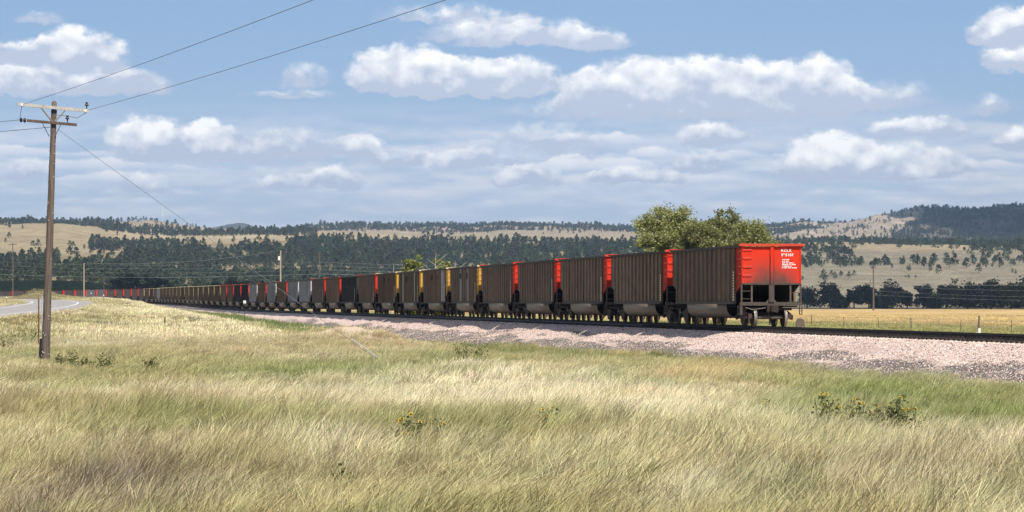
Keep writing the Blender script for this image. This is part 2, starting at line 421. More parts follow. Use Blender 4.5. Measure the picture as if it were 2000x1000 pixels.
def build_ballast_material():
    m, nt, b = material('pink quartzite ballast')
    p = wpos(nt); x, y, z = sep(nt, p)
    d, c = voronoi(nt, p, 13.0); cr, cg, cb = sep(nt, c)
    d2, c2 = voronoi(nt, p, 26.0); er, eg, eb = sep(nt, c2)
    col = mix(nt, cr, (0.54, 0.37, 0.305), (0.78, 0.615, 0.525))
    col = mix(nt, cg.step(.80, .88), col, (0.88, 0.80, 0.72))
    col = mix(nt, cb.step(.84, .9), col, (0.26, 0.19, 0.165))
    col = mix(nt, er * .3, col, (0.56, 0.42, 0.38))
    big = noise(nt, comb(nt, y * .16 + x * .5, z * 1.1 - y * .05, 0.0), 1.0, 5, .6)
    # older dark cinders low on the bank
    low = (1.0 - (z - (big - .5) * 3.4).step(-1.14, -.88)) * (1.0 - y.step(300, 400))
    dark = mix(nt, cr, (0.07, 0.06, 0.052), (0.17, 0.145, 0.125))
    dark = mix(nt, cg.step(.8, .86), dark, (0.42, 0.36, 0.33))
    col = mix(nt, low * .92, col, dark)
    nt.links.new(col.s, b.inputs['Base Color']); b.inputs['Roughness'].default_value = 0.9
    bump(nt, b, (1.0 - d) + (1.0 - d2) * .5, .5, 0.04)
    M['ballast'] = m
    M['stone'] = sm = bpy.data.materials.new('loose ballast stone'); sm.use_nodes = True; nt = sm.node_tree; b = nt.nodes['Principled BSDF']
    r = orandom(nt); r2 = (r * 7.31)._m('FRACT', r * 7.31)
    c = mix(nt, r, (0.58, 0.405, 0.33), (0.84, 0.675, 0.575)); c = mix(nt, r2.step(.86, .9), c, (0.88, 0.80, 0.73)); c = mix(nt, 1.0 - r2.step(.1, .16), c, (0.15, 0.115, 0.10))
    nt.links.new(c.s, b.inputs['Base Color']); b.inputs['Roughness'].default_value = .9

def scatter(name, pts, protos, scales, rots, idx, tints=None, kind='stuff', leans=None):
    """ONE object of instanced prototypes on given points (geometry nodes)"""
    me = bpy.data.meshes.new(name); n = len(pts); me.vertices.add(n); me.vertices.foreach_set('co', np.asarray(pts, np.float32).ravel())
    def add(nm, typ, arr, key):
        a = me.attributes.new(nm, typ, 'POINT'); a.data.foreach_set(key, np.asarray(arr).ravel())
    add('sc', 'FLOAT_VECTOR', np.asarray(scales, np.float32), 'vector')
    rv = np.zeros((n, 3), np.float32); rv[:, 2] = rots
    if leans is not None: rv[:, :2] = leans
    add('ro', 'FLOAT_VECTOR', rv, 'vector'); add('ix', 'INT', np.asarray(idx, np.int32), 'value')
    if tints is not None: add('tint', 'FLOAT_COLOR', np.concatenate([np.asarray(tints, np.float32), np.ones((n, 1), np.float32)], 1), 'color')
    o = obj(name, me); tag(o, kind=kind)
    ng = bpy.data.node_groups.new(name, 'GeometryNodeTree')
    ng.interface.new_socket('Geometry', in_out='INPUT', socket_type='NodeSocketGeometry'); ng.interface.new_socket('Geometry', in_out='OUTPUT', socket_type='NodeSocketGeometry')
    gi = ng.nodes.new('NodeGroupInput'); go = ng.nodes.new('NodeGroupOutput'); L = ng.links.new
    iop = ng.nodes.new('GeometryNodeInstanceOnPoints'); L(gi.outputs[0], iop.inputs['Points'])
    jn = ng.nodes.new('GeometryNodeJoinGeometry')
    for pr in reversed(protos):
        oi = ng.nodes.new('GeometryNodeObjectInfo'); oi.inputs['Object'].default_value = pr; oi.inputs['As Instance'].default_value = True
        L(oi.outputs['Geometry'], jn.inputs[0])
    L(jn.outputs[0], iop.inputs['Instance']); iop.inputs['Pick Instance'].default_value = True
    def named(nm, typ):
        a = ng.nodes.new('GeometryNodeInputNamedAttribute'); a.data_type = typ; a.inputs['Name'].default_value = nm; return a.outputs[0]
    L(named('ix', 'INT'), iop.inputs['Instance Index']); L(named('sc', 'FLOAT_VECTOR'), iop.inputs['Scale'])
    er = ng.nodes.new('FunctionNodeEulerToRotation'); L(named('ro', 'FLOAT_VECTOR'), er.inputs[0]); L(er.outputs[0], iop.inputs['Rotation'])
    L(iop.outputs[0], go.inputs[0])
    md = o.modifiers.new('scatter', 'NODES'); md.node_group = ng
    return o
def proto(name, me): return bpy.data.objects.new(name, me)      # never linked: only a source for scatter()

def build_stones():
    protos = []
    for k in range(5):
        g = np.random.default_rng(50 + k); v = np.array([(1, 0, 0), (-1, 0, 0), (0, 1, 0), (0, -1, 0), (0, 0, 1), (0, 0, -1)], float)
        v = v * g.uniform(.6, 1.2, (6, 1)) + g.normal(0, .18, (6, 3))
        f = [(0, 2, 4), (2, 1, 4), (1, 3, 4), (3, 0, 4), (2, 0, 5), (1, 2, 5), (3, 1, 5), (0, 3, 5)]
        protos.append(proto('ballast_stone', mesh_np('ballast_stone', v, f, [M['stone']])))
    n = 52000; g = np.random.default_rng(11)
    s = -75 + 215 * g.random(n) ** 1.5; lat = g.uniform(1.5, 5.0, n)
    keep = g.random(n) < np.where(lat > 3.4, .55, 1); s, lat = s[keep], lat[keep]
    P = track(s, lat); al = np.abs(lat)
    P[:, 2] -= np.where(al < 1.15, .215, .30 + np.maximum(0, al - 1.95) * .48)
    nz = (fbm(s * .35, lat * .9, 3) - .5); gl = np.clip(fbm(s * .09 + 40, lat * .35, 3) - .56, 0, 1)
    P[:, 2] += sst(1.7, 3.0, al) * (nz * .28 - gl * .9) + .01
    sc = g.uniform(.016, .036, (len(s), 1)) * g.uniform(.7, 1.3, (len(s), 3))
    o = scatter('ballast_stones', P, protos, sc, g.uniform(0, 6.28, len(s)), g.integers(0, 5, len(s)), leans=g.uniform(0, 3, (len(s), 2)))
    tag(o, 'loose pink ballast stones heaped along the near side of track', 'gravel')

def build_track():
    root = empty('railway_track', tuple(track(-60.0)))
    tag(root, 'steel rails on wooden ties running under the train and out to the right', 'railway track')
    root_m = Matrix.Translation(root.location).inverted()
    # rail section (y lateral, z) with head at 0
    sec = [(-.036, 0), (.036, 0), (.038, -.03), (.012, -.045), (.010, -.14), (.072, -.165), (.072, -.18), (-.072, -.18), (-.072, -.165), (-.010, -.14), (-.012, -.045), (-.038, -.03)]
    ss = np.concatenate([np.arange(-150, 600, 5.0), np.arange(600, 1200, 5.0)])
    for side in (1, -1):
        V = []; n = len(sec)
        for (a, zz) in sec:
            P = track(ss, side * .7535 + a); P[:, 2] += zz; V.append(P)
        V = np.stack(V, 1).reshape(-1, 3) - np.array(root.location)
        i = np.arange(n)[None, :]; j = (np.arange(n) + 1) % n; k = np.arange(len(ss) - 1)[:, None] * n
        Fc = np.stack([k + i, k + j[None, :], k + n + j[None, :], k + n + i], -1).reshape(-1, 4)
        obj('rail', mesh_np('rail', V, Fc, [M['rail']]), root)
    tie = MB().box(-.115, .115, -1.3, 1.3, -.16, 0).mesh('tie', M['tie'])
    plate = MB().box(-.1, .1, -.17, .17, 0, .022).mesh('tie_plate', M['rail'])
    clip = MB().box(-.03, .03, -.19, .19, 0, .075).mesh('rail_anchor', M['rail'])
    g = random.Random(4)
    s = -62.0; n = 0
    rest = MB()
    while s < 480:
        h = float(heading(s)); p = track(s)
        if n < 290:
            t = obj('tie', tie, root); t.location = Vector((p[0], p[1], p[2] - .178 + g.uniform(-.015, .01))) - root.location
            t.rotation_euler = (0, 0, h + math.pi / 2 + g.uniform(-.03, .03)); t.rotation_euler[2] = h + g.uniform(-.03, .03)
            # local x of a tie runs along the rails, y across
            t.rotation_euler[2] = h + math.pi / 2 + g.uniform(-.025, .025)
            if s < 25:
                for sd in (.7535, -.7535):
                    pl = obj('tie_plate', plate, t); pl.location = (0, sd, 0); cl = obj('rail_anchor', clip, t); cl.location = (.16, sd, 0.004)
        else:
            a = track(s); b0 = track(s + .22)
            c = MB()
            q = [track(s, 1.3), track(s, -1.3), track(s + .23, -1.3), track(s + .23, 1.3)]
            b = len(rest.v)
            for zz in (-.33, -.19): rest.v += [tuple(np.array(v) + (0, 0, zz) - np.array(root.location)) for v in q]
            rest.f += [[b + i for i in f] for f in ((3, 2, 1, 0), (4, 5, 6, 7), (0, 1, 5, 4), (1, 2, 6, 5), (2, 3, 7, 6), (3, 0, 4, 7))]
        n += 1; s += .53 + g.uniform(-.03, .03)
    tag(rest.build('far_ties', M['tie'], root), kind='stuff')

# ------------------------------------------------------------------ road
def ribbon(name, mat, off0, off1, y0, y1, dz, kind='structure'):
    ys = np.arange(y0, y1, 4.0); c = np.interp(ys, RY, RXr); k = np.ones(25) / 25
    c = np.convolve(np.pad(c, 12, 'edge'), k, 'valid'); zc = np.convolve(np.pad(np.interp(ys, RY, RZ), 12, 'edge'), k, 'valid')
    dx = np.gradient(c, ys); cs = 1 / np.sqrt(1 + dx * dx)
    cols = np.linspace(off0, off1, 5 if abs(off1 - off0) > 1 else 2); V = []
    for o in cols: V.append(np.stack([c + o * cs, ys - o * dx * cs, zc + dz], -1))
    V = np.stack(V, 1); n, m = V.shape[:2]; i = np.arange(m - 1)[None, :] + np.arange(n - 1)[:, None] * m
    Fc = np.stack([i, i + 1, i + m + 1, i + m], -1).reshape(-1, 4)
    return tag(obj(name, mesh_np(name, V.reshape(-1, 3), Fc, [mat])), kind=kind)
def build_road():
    ribbon('road', M['asphalt'], -8.6, 2.3, -300, 900, 0.03)
    ribbon('road_edge_line', M['paint'], -.12, .12, -300, 900, 0.036)
    ribbon('road_edge_line', M['paint'], -7.42, -7.18, -300, 900, 0.036)
    ribbon('road_shoulder', M['gravel'], 2.3, 3.4, -300, 900, 0.012)
# ------------------------------------------------------------------ hills (one terrain, laid out as bearing and distance)
HPX = [-900, 0, 60, 120, 170, 220, 290, 340, 400, 500, 600, 700, 900, 1000, 1100, 1250, 1400, 1520, 1570, 1620, 1660, 1715, 1785, 1830, 1900, 2000, 2600, 3200]
HILL = {   # distance: photo row of the ground surface at each bearing in HPX
    1150: [606] * 28,
    1250: [549, 547, 547, 547, 550, 556, 576, 590, 604] + [607] * 19,
    1350: [553, 552, 552, 553, 556, 565, 582, 592, 602] + [605] * 19,
    1500: [558, 556, 556, 556, 558, 562, 574, 582, 586, 588, 590, 590, 590, 590, 590, 590, 592, 597, 598, 598, 598, 598, 598, 597, 597, 595, 590, 590],
    1700: [545, 545, 545, 545, 548, 552, 560, 564, 567, 570, 571, 572, 572, 572, 572, 572, 573, 578, 578, 578, 577, 576, 575, 574, 572, 570, 562, 560],
    2000: [525, 525, 525, 526, 530, 533, 540, 543, 546, 548, 549, 550, 551, 550, 549, 546, 547, 550, 550, 550, 550, 549, 547, 546, 545, 542, 535, 530],
    2400: [505, 502, 502, 502, 506, 508, 514, 516, 516, 515, 514, 513, 515, 514, 512, 509, 511, 519, 520, 520, 520, 520, 519, 518, 516, 512, 505, 500],
    2800: [486, 481, 480, 480, 486, 491, 494, 493, 491, 488, 486, 486, 490, 490, 489, 487, 487, 494, 495, 496, 496, 496, 496, 495, 493, 489, 480, 476],
    3050: [472, 465, 463, 463, 474, 480, 483, 481, 478, 473, 471, 472, 476, 479, 481, 480, 479, 482, 481, 481, 482, 483, 485, 486, 486, 483, 472, 468],
    3350: [456, 449, 446, 447, 458, 468, 474, 472, 469, 466, 466, 468, 473, 477, 478, 478, 477, 481, 480, 480, 481, 482, 484, 485, 485, 482, 470, 466],
    3700: [447, 440, 437, 437, 444, 454, 464, 464, 463, 461, 462, 464, 468, 472, 474, 475, 476, 482, 482, 482, 482, 483, 485, 486, 486, 484, 470, 466],
    4200: [450, 443, 441, 442, 446, 450, 458, 460, 459, 457, 459, 461, 465, 467, 469, 470, 473, 483, 483, 483, 483, 484, 485, 486, 486, 484, 470, 466],
    4700: [444, 440, 440, 442, 444, 444, 449, 454, 457, 460, 462, 464, 468, 470, 471, 472, 474, 478, 477, 477, 477, 478, 478, 478, 477, 474, 462, 458],
    5200: [438, 437, 440, 440, 439, 437, 433, 440, 450, 456, 458, 460, 464, 466, 467, 468, 468, 470, 468, 468, 467, 466, 464, 462, 458, 452, 445, 442],
    5700: [442, 442, 443, 443, 444, 443, 441, 446, 454, 456, 455, 452, 454, 454, 456, 457, 456, 458, 456, 457, 454, 450, 444, 440, 434, 428, 420, 420],
    6300: [446, 446, 446, 446, 447, 447, 447, 450, 456, 455, 449, 443, 445, 442, 445, 449, 449, 449, 444, 446, 442, 433, 422, 418, 416, 413, 402, 404],
    6800: [450, 450, 450, 450, 450, 450, 450, 452, 456, 456, 452, 448, 449, 447, 449, 451, 450, 446, 437, 440, 434, 421, 407, 408, 410, 404, 396, 398],
    7600: [452, 452, 452, 452, 452, 452, 452, 453, 456, 456, 455, 453, 453, 452, 453, 454, 453, 450, 444, 446, 441, 432, 418, 416, 416, 412, 402, 404],
    9500: [452, 452, 452, 452, 452, 452, 453, 453, 455, 456, 457, 457, 457, 457, 457, 457, 457, 457, 457, 457, 455, 450, 440, 436, 430, 425, 420, 420],
    11000: [456, 456, 456, 456, 456, 456, 456, 455, 449, 451, 457, 458, 460, 460, 460, 460, 460, 460, 460, 460, 460, 460, 460, 460, 455, 455, 455, 455],
    13000: [462, 462, 462, 462, 462, 462, 462, 460, 456, 458, 462, 464, 466, 466, 466, 466, 466, 466, 466, 466, 466, 466, 466, 466, 466, 466, 466, 466],
}
HZ = np.array(sorted(HILL)); HTAB = np.array([HILL[k] for k in HZ], float); HTAB[:, 0] = 605.0; HTAB[:, -1] = 605.0      # the range runs out into the plain on both sides
def hill_row(px, Z):
    px = np.asarray(px, float); Z = np.asarray(Z, float)
    k = np.clip(np.searchsorted(HZ, Z) - 1, 0, len(HZ) - 2); t = np.clip((Z - HZ[k]) / (HZ[k + 1] - HZ[k]), 0, 1)
    cols = np.stack([np.interp(px, HPX, r) for r in HTAB], 0).reshape(len(HZ), -1)
    kk = k.ravel(); ar = np.arange(kk.size)
    a = cols[kk, ar].reshape(px.shape); b = cols[kk + 1, ar].reshape(px.shape)
    t = t * .6 + .4 * t * t * (3 - 2 * t)
    return a * (1 - t) + b * t - 13.0 * np.exp(-((px - 466) / 46.0) ** 2 - ((Z - 11000) / 1100.0) ** 2)
def hill_z(px, Z):
    z = EYE + (590 - hill_row(px, Z)) * Z / F
    X = (px - 1000) * Z / F
    amp = sst(1300, 1900, Z) * np.clip(Z / 2600, .3, 3.0)
    ridg = 1 - np.abs(fbm(X * .0035 + 3, Z * .0022, 4) * 2 - 1)
    z = z + amp * ((fbm(X * .012, Z * .008, 4) - .5) * 7.0 + (ridg - .72) * 7.0 * sst(1900, 3500, Z)) * np.where((Z > 3300) & (Z < 4300) & (px < 1500), .35, 1.0)
    return z
def build_hills():
    pxs = np.concatenate([np.linspace(-900, -120, 30), np.arange(-110, 2111, 5.5), np.linspace(2130, 3200, 60)])
    Zs = np.concatenate([np.arange(1150, 3400, 28.0), np.arange(3400, 7700, 48.0), np.geomspace(7720, 13000, 22)])
    PX, ZZ = np.meshgrid(pxs, Zs); Zh = hill_z(PX, ZZ); X = (PX - 1000) * ZZ / F
    n, m = PX.shape; i = np.arange(m - 1)[None, :] + np.arange(n - 1)[:, None] * m
    Fc = np.stack([i, i + 1, i + m + 1, i + m], -1).reshape(-1, 4)
    me = mesh_np('hills', np.stack([X, ZZ, Zh], -1).reshape(-1, 3), Fc, [M['hill']], True)
    # what covers the ground: golden grass, sage-grey pasture, rock and scree, green meadow, and painted cloud shade at right
    row = hill_row(PX, ZZ); nz = fbm(X * .01, ZZ * .006, 4); nz2 = fbm(X * .05, ZZ * .02, 3)
    gold = np.array([.36, .285, .175]); pale = np.array([.47, .39, .25]); grey = np.array([.235, .205, .145]); tan = np.array([.27, .215, .13]); rock = np.array([.46, .37, .29]); mead = np.array([.075, .095, .035]); duff = np.array([.17, .145, .085])
    C = np.zeros(PX.shape + (3,)) + tan
    def put(mask, col): 
        nonlocal C
        C = C * (1 - mask[..., None]) + col * mask[..., None]
    put(sst(.35, .65, nz), duff * 1.25)
    L = 1 - sst(1400, 1520, PX)
    put(L * sst(3000, 3250, ZZ) * (1 - sst(4300, 4700, ZZ)), gold); put(L * sst(3200, 3600, ZZ) * (1 - sst(4300, 4600, ZZ)) * sst(.45, .7, nz2), pale)
    put((1 - sst(180, 300, PX)) * sst(2300, 2800, ZZ) * (1 - sst(4000, 4500, ZZ)) * .9, gold * .93)
    put(sst(120, 260, PX) * (1 - sst(560, 700, PX)) * sst(2500, 2700, ZZ) * .6 * (1 - sst(3000, 3100, ZZ)), gold * .8)
    Rr = sst(1440, 1540, PX)
    put(Rr * sst(1400, 1600, ZZ) * (1 - sst(2700, 3000, ZZ)), grey); put(Rr * sst(1500, 1700, ZZ) * (1 - sst(2900, 3000, ZZ)) * sst(.5, .7, nz2) * .6, np.array([.265, .225, .155]))
    put(Rr * sst(2800, 3000, ZZ) * (1 - sst(4200, 4600, ZZ)), gold * .95)
    put(Rr * sst(4600, 5000, ZZ), rock * .92); put(Rr * sst(4600, 5000, ZZ) * sst(.42, .6, nz2), np.array([.30, .25, .17]))
    put(L * sst(4600, 5000, ZZ), np.array([.33, .27, .18])); put(L * sst(5500, 5800, ZZ) * sst(.4, .6, nz2), np.array([.36, .27, .21]))
    put(sst(0, 1, (PX - np.interp(row, [405, 465], [1822, 1728])) / 20) * sst(4600, 4900, ZZ) * .85, np.array([.11, .10, .075]))  # cloud shadow on the mountain put into the dark forest floor colour
    put((1 - sst(1380, 1480, ZZ)) * (1 - sst(330, 430, PX)), mead); put(sst(8000, 9000, ZZ), np.array([.08, .09, .06]))
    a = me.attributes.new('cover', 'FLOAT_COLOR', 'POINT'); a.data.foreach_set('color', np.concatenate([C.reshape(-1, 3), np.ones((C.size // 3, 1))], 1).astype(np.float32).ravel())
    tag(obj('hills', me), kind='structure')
def build_hill_material():
    m, nt, b = material('hill grass and rock')
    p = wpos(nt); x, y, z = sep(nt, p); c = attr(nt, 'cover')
    n1 = noise(nt, comb(nt, x, y * .5, z), .035, 6, .65); n2 = noise(nt, comb(nt, x, y * .4, z), .2, 5, .6)
    st = noise(nt, comb(nt, x * .01, y * .01, z * .35), 1.0, 4)
    k = (n1 - .5) * 1.1 + (n2 - .5) * .6 + (st - .5) * .5 + 1.0
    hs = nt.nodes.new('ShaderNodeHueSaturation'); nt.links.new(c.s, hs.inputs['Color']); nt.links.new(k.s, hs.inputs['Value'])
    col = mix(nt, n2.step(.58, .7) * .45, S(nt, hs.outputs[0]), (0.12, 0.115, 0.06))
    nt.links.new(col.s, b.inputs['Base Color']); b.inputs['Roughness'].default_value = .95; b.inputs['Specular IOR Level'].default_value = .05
    bump(nt, b, n1 * 4.0 + n2, .8, 3.0)
    M['hill'] = m

# ------------------------------------------------------------------ foliage
def leaf_material(name, c0, c1, c2=None, trans=.25, rough=.6, vary=.5):
    m, nt, b = material(name)
    r = orandom(nt); a = attr(nt, 'lv', fac=True)
    c = mix(nt, a, c0, c1)
    if c2: c = mix(nt, (a * 5.7)._m('FRACT', a * 5.7).step(.72, .8), c, c2)
    k = (r - .5) * vary + 1.0
    hs = nt.nodes.new('ShaderNodeHueSaturation'); nt.links.new(c.s, hs.inputs['Color']); nt.links.new(k.s, hs.inputs['Value'])
    nt.links.new(hs.outputs[0], b.inputs['Base Color']); b.inputs['Roughness'].default_value = rough
    if trans:
        out = nt.nodes['Material Output']; tr = nt.nodes.new('ShaderNodeBsdfTranslucent'); nt.links.new(hs.outputs[0], tr.inputs[0])
        mx = nt.nodes.new('ShaderNodeMixShader'); mx.inputs[0].default_value = trans; nt.links.new(b.outputs[0], mx.inputs[1]); nt.links.new(tr.outputs[0], mx.inputs[2]); nt.links.new(mx.outputs[0], out.inputs[0])
    return m
def leaf_mesh(name, C, size, mat, g, flat=.5):
    """quads (leaf or needle clumps) at centres C with random tilt"""
    n = len(C); size = np.broadcast_to(size, (n,))
    a = g.uniform(0, 2 * np.pi, n); u = np.stack([np.cos(a), np.sin(a), g.normal(0, flat, n)], -1); u /= np.linalg.norm(u, axis=1)[:, None]
    w = g.normal(0, 1, (n, 3)); w -= (w * u).sum(1)[:, None] * u; w /= np.linalg.norm(w, axis=1)[:, None] + 1e-9
    s = size[:, None]; asp = g.uniform(.45, .8, (n, 1))
    V = np.stack([C - u * s, C + w * s * asp, C + u * s, C - w * s * asp], 1).reshape(-1, 3)
    Fc = np.arange(4 * n).reshape(n, 4); me = mesh_np(name, V, Fc, [mat])
    at_ = me.attributes.new('lv', 'FLOAT', 'FACE'); at_.data.foreach_set('value', g.random(n).astype(np.float32)); return me

def pine_meshes(k):
    """young ponderosa: trunk mesh and crown mesh about 1 unit tall"""
    g = np.random.default_rng(200 + k); H = 1.0
    tr = MB().tube([(0, 0, -.06), (.01 * g.normal(), .01 * g.normal(), .4), (0, 0, .93)], [.028, .02, .005], 5).mesh('trunk', M['bark'])
    C = []; shape = g.uniform(.55, 1.0); nb = int(g.integers(34, 46)); bot = g.uniform(.12, .3)
    for i in range(nb):
        t = g.uniform(0, 1) ** .85; z = bot + (1 - bot) * t
        prof = (1 - t) ** shape * min(1, .35 + t * 3.2); rad = .33 * prof * g.uniform(.5, 1.15) + .015; an = g.uniform(0, 6.28)
        c = np.array([rad * math.cos(an), rad * math.sin(an), z - .05 * rad])
        C.append(c + g.normal(0, 1, (6, 3)) * np.array([.05, .05, .035]) * (0.5 + prof))
    C = np.concatenate(C); C[:, 2] = np.minimum(C[:, 2], 1.0)
    return tr, leaf_mesh('crown', C, g.uniform(.04, .085, len(C)), M['needles'], g, .4)
def joined_tree(tr, cr, name):
    """trunk and crown in one mesh, for the far forest"""
    nv = len(tr.vertices); V = np.zeros((nv + len(cr.vertices), 3), np.float32)
    a = np.zeros(nv * 3, np.float32); tr.vertices.foreach_get('co', a); V[:nv] = a.reshape(-1, 3)
    a = np.zeros(len(cr.vertices) * 3, np.float32); cr.vertices.foreach_get('co', a); V[nv:] = a.reshape(-1, 3)
    q = np.array([p.vertices[:] for p in tr.polygons if len(p.vertices) == 4]); c = np.array([p.vertices[:] for p in cr.polygons]) + nv
    me = mesh_np(name, V, np.concatenate([q, c]), [M['bark'], M['needles']], midx=np.r_[np.zeros(len(q), int), np.ones(len(c), int)])
    lv = np.zeros(len(cr.polygons), np.float32); cr.attributes['lv'].data.foreach_get('value', lv)
    at_ = me.attributes.new('lv', 'FLOAT', 'FACE'); at_.data.foreach_set('value', np.r_[np.zeros(len(q), np.float32), lv]); return me

def pine_density(px, Z, row, nz):
    """trees wanted, 0..1, at a bearing / distance"""
    d = np.zeros_like(px)
    left = px < 1470
    # main forested scarp
    m = left & (Z > 1480) & (Z < 3080); clear = np.where((nz > .57) & (px > 560), .66, np.where(nz > .63, .4, 1.0)) * np.interp(row, [470, 500, 560], [.85, .95, 1.0])
    core = sst(1480, 1560, Z) * np.where(px > 560, 1.0, sst(0, 1, (px + 200) / 500) * .6 + .4)
    d = np.where(m, core * clear, d)
    # open golden hill on the far left keeps only a dark belt low down, and belts that climb to the right
    lf = (px < 560) & m; top = np.interp(px, [-900, 0, 100, 200, 260, 330, 420, 500, 560], [514, 506, 504, 500, 488, 484, 494, 488, 480])
    belt = (row > top)
    d = np.where(lf & ~belt, .018, d)
    strip = (np.abs(row - np.interp(px, [150, 240, 330, 430], [492, 474, 463, 462])) < 19) & (px > 175) & (px < 430) & (Z < 3700)
    d = np.where(strip, .85, d)
    d = np.where((px > 185) & (px < 345) & (row > 447) & (row < 500) & (Z < 3950), .8, d)
    g0 = np.interp(px, [100, 200, 300], [506, 494, 482]); gap = (row > g0) & (row < g0 + 22) & (px > 120) & (px < 250); d = np.where(gap, .05, d)
    gap2 = (row > 462) & (row < 486) & (px > 400) & (px < 560); d = np.where(gap2, np.where(nz > .5, .16, .04), d)
    # a few trees along and behind the rim
    d = np.where(left & (Z >= 3080) & (Z < 4200), np.where(nz > .66, .05, .003), d)
    d = np.where(left & (px > 200) & (px < 620) & (Z > 3850) & (Z < 4650), np.where(nz > .42, .7, .3), d)
    d = np.where((px < 60) & (Z > 3050) & (Z < 4100), .02, d)
    d = np.where(left & (Z > 4250) & (Z < 5150) & (px < 230), .55, d)
    d = np.where(left & (Z > 4300) & (Z < 4700) & (px > 330) & (px < 560), .12, d)
    d = np.where(left & (Z > 5000) & (Z < 5500) & (px > 215) & (px < 400), .06, d)
    d = np.where(left & (Z > 5600) & (Z < 6900) & (px > 560), np.where((nz > .53) | (row < np.interp(px, [600, 680, 760, 850, 1000, 1150, 1250], [453, 447, 449, 449, 447, 453, 453])), .5, .10), d)
    # right hand pasture with scattered and clumped trees
    r = px >= 1470
    d = np.where(r & (Z > 1900) & (Z < 2950), np.where(nz > .58, .20, .016) * sst(1950, 2150, Z), d)
    d = np.where(r & (px < 1690) & (row < 522) & (row > 487) & (Z < 2950), .42 * (1 - sst(1640, 1690, px)) + d, d)
    d = np.where(r & (px > 1880) & (Z > 2300) & (Z < 3100), .22, d)
    d = np.where(r & (Z >= 3150) & (Z < 4600), np.where(px > 1700, .8, .55), d)
    bare = r & (Z > 4700) & (row > np.interp(px, [1500, 1567, 1660, 1715, 1785, 1830], [463, 452, 436, 424, 411, 411])) & (px < np.interp(row, [405, 465], [1832, 1738]))
    d = np.where(r & (Z >= 4600) & (Z < 7600), np.where(bare, np.where(nz > .58, .15, .035), np.where(px > 1735, .62, .95)), d)
    return np.clip(d, 0, 1)
PINE_ZONES = [(85, 'left of the big utility pole', 'left of the big pole'), (165, 'between the big pole and the thin pale pole', 'right of the big pole'), (340, 'above the dark tree clump at left', 'above the left clump'), (440, 'above the tan ended cars', 'above the tan ended cars'),
              (548, 'left of the transformer pole', 'left of the transformer pole'), (624, 'between the transformer pole and the dark pole', 'between two far poles'), (780, 'between the dark pole and the willows', 'left of the willows'), (1000, 'above the yellow ended cars', 'above the yellow ended cars'), (1300, 'left of the leafy cottonwood clump', 'left of the cottonwoods'), (1706, 'just right of the red car end', 'right of the red car'), (1850, 'right of the hay field pole', 'right of the hay field pole'), (9999, 'above the dark grove at far right', 'above the right grove')]
def place_pines():
    g = np.random.default_rng(21)
    n = 166000
    # even in the ground plane
    Z = np.sqrt(g.uniform(1480.0 ** 2, 7400.0 ** 2, n)); px = g.uniform(-520, 2580, n)
    row = hill_row(px, Z); X = (px - 1000) * Z / F
    nz = fbm(X * .008 + 50, Z * .005 + 7, 4)
    d = pine_density(px, Z, row, nz)
    near = np.where(Z < 3100, .95, np.where(Z < 4700, .5, .55))
    keep = g.random(n) < d * near
    px, Z, X = px[keep], Z[keep], X[keep]
    H = g.uniform(4.6, 9.2, len(px)) * np.where(g.random(len(px)) < .2, 1.25, 1.0) * np.where((px > 1470) & (g.random(len(px)) < .3), .55, 1.0) * np.where(Z > 4000, 1.15, 1.0) * np.where(g.random(len(px)) < .15, .6, 1)
    z = hill_z(px, Z) - .2
    P = np.stack([X, Z, z], -1)
    kinds = [pine_meshes(k) for k in range(7)]
    jm = [proto('pine', joined_tree(t, c, 'pine')) for t, c in kinds]
    # the 300 that show largest stand as trees of their own
    inview = (px > 0) & (px < 2000)
    # hidden behind the train or the near trees: leave to the mass
    rowtop = 590 - (z + H - EYE) * F / Z
    train_top = np.interp(px, [0, 120, 350, 480, 580, 730, 930, 1180, 1440, 1570], [563, 563, 558, 553, 547, 534, 517, 499, 478, 478]); hid = (rowtop > train_top - 4) & (px < 1570)
    hid |= (px > 1235) & (px < 1530)
    hid |= (px > 210) & (px < 340) & (rowtop > 535)
    size = H * F / Z * np.where(inview & ~hid, 1, 0) * np.where(d[keep] < .3, 1.7, 1.0)
    order = np.argsort(-size); big = order[:300]; rest = order[300:]
    for i in big:
        t, c = kinds[i % 7]
        right = px[i] > 1500
        e = empty('pine_tree', tuple(P[i]), g.uniform(0, 6.28)); w = H[i] * g.uniform(.85, 1.25); e.scale = (w, w, H[i])
        obj('trunk', t, e); obj('crown', c, e)
        zone, short = next(z for lim, *z in PINE_ZONES if px[i] < lim)
        hi = 'upper' if rowtop[i] < 500 else 'lower'
        tag(e, f'dark green pine on the {hi} slope {zone}', 'pine tree', f'pines on the {hi} slope {short}')
    w = H[rest] * g.uniform(.85, 1.25, len(rest))
    o = scatter('pine_forest', P[rest], jm, np.stack([w, w, H[rest]], -1), g.uniform(0, 6.28, len(rest)), g.integers(0, 7, len(rest)))
    tag(o, 'far pine forest covering the scarp, ridges and mountain', 'forest')
    print('pines', len(px))

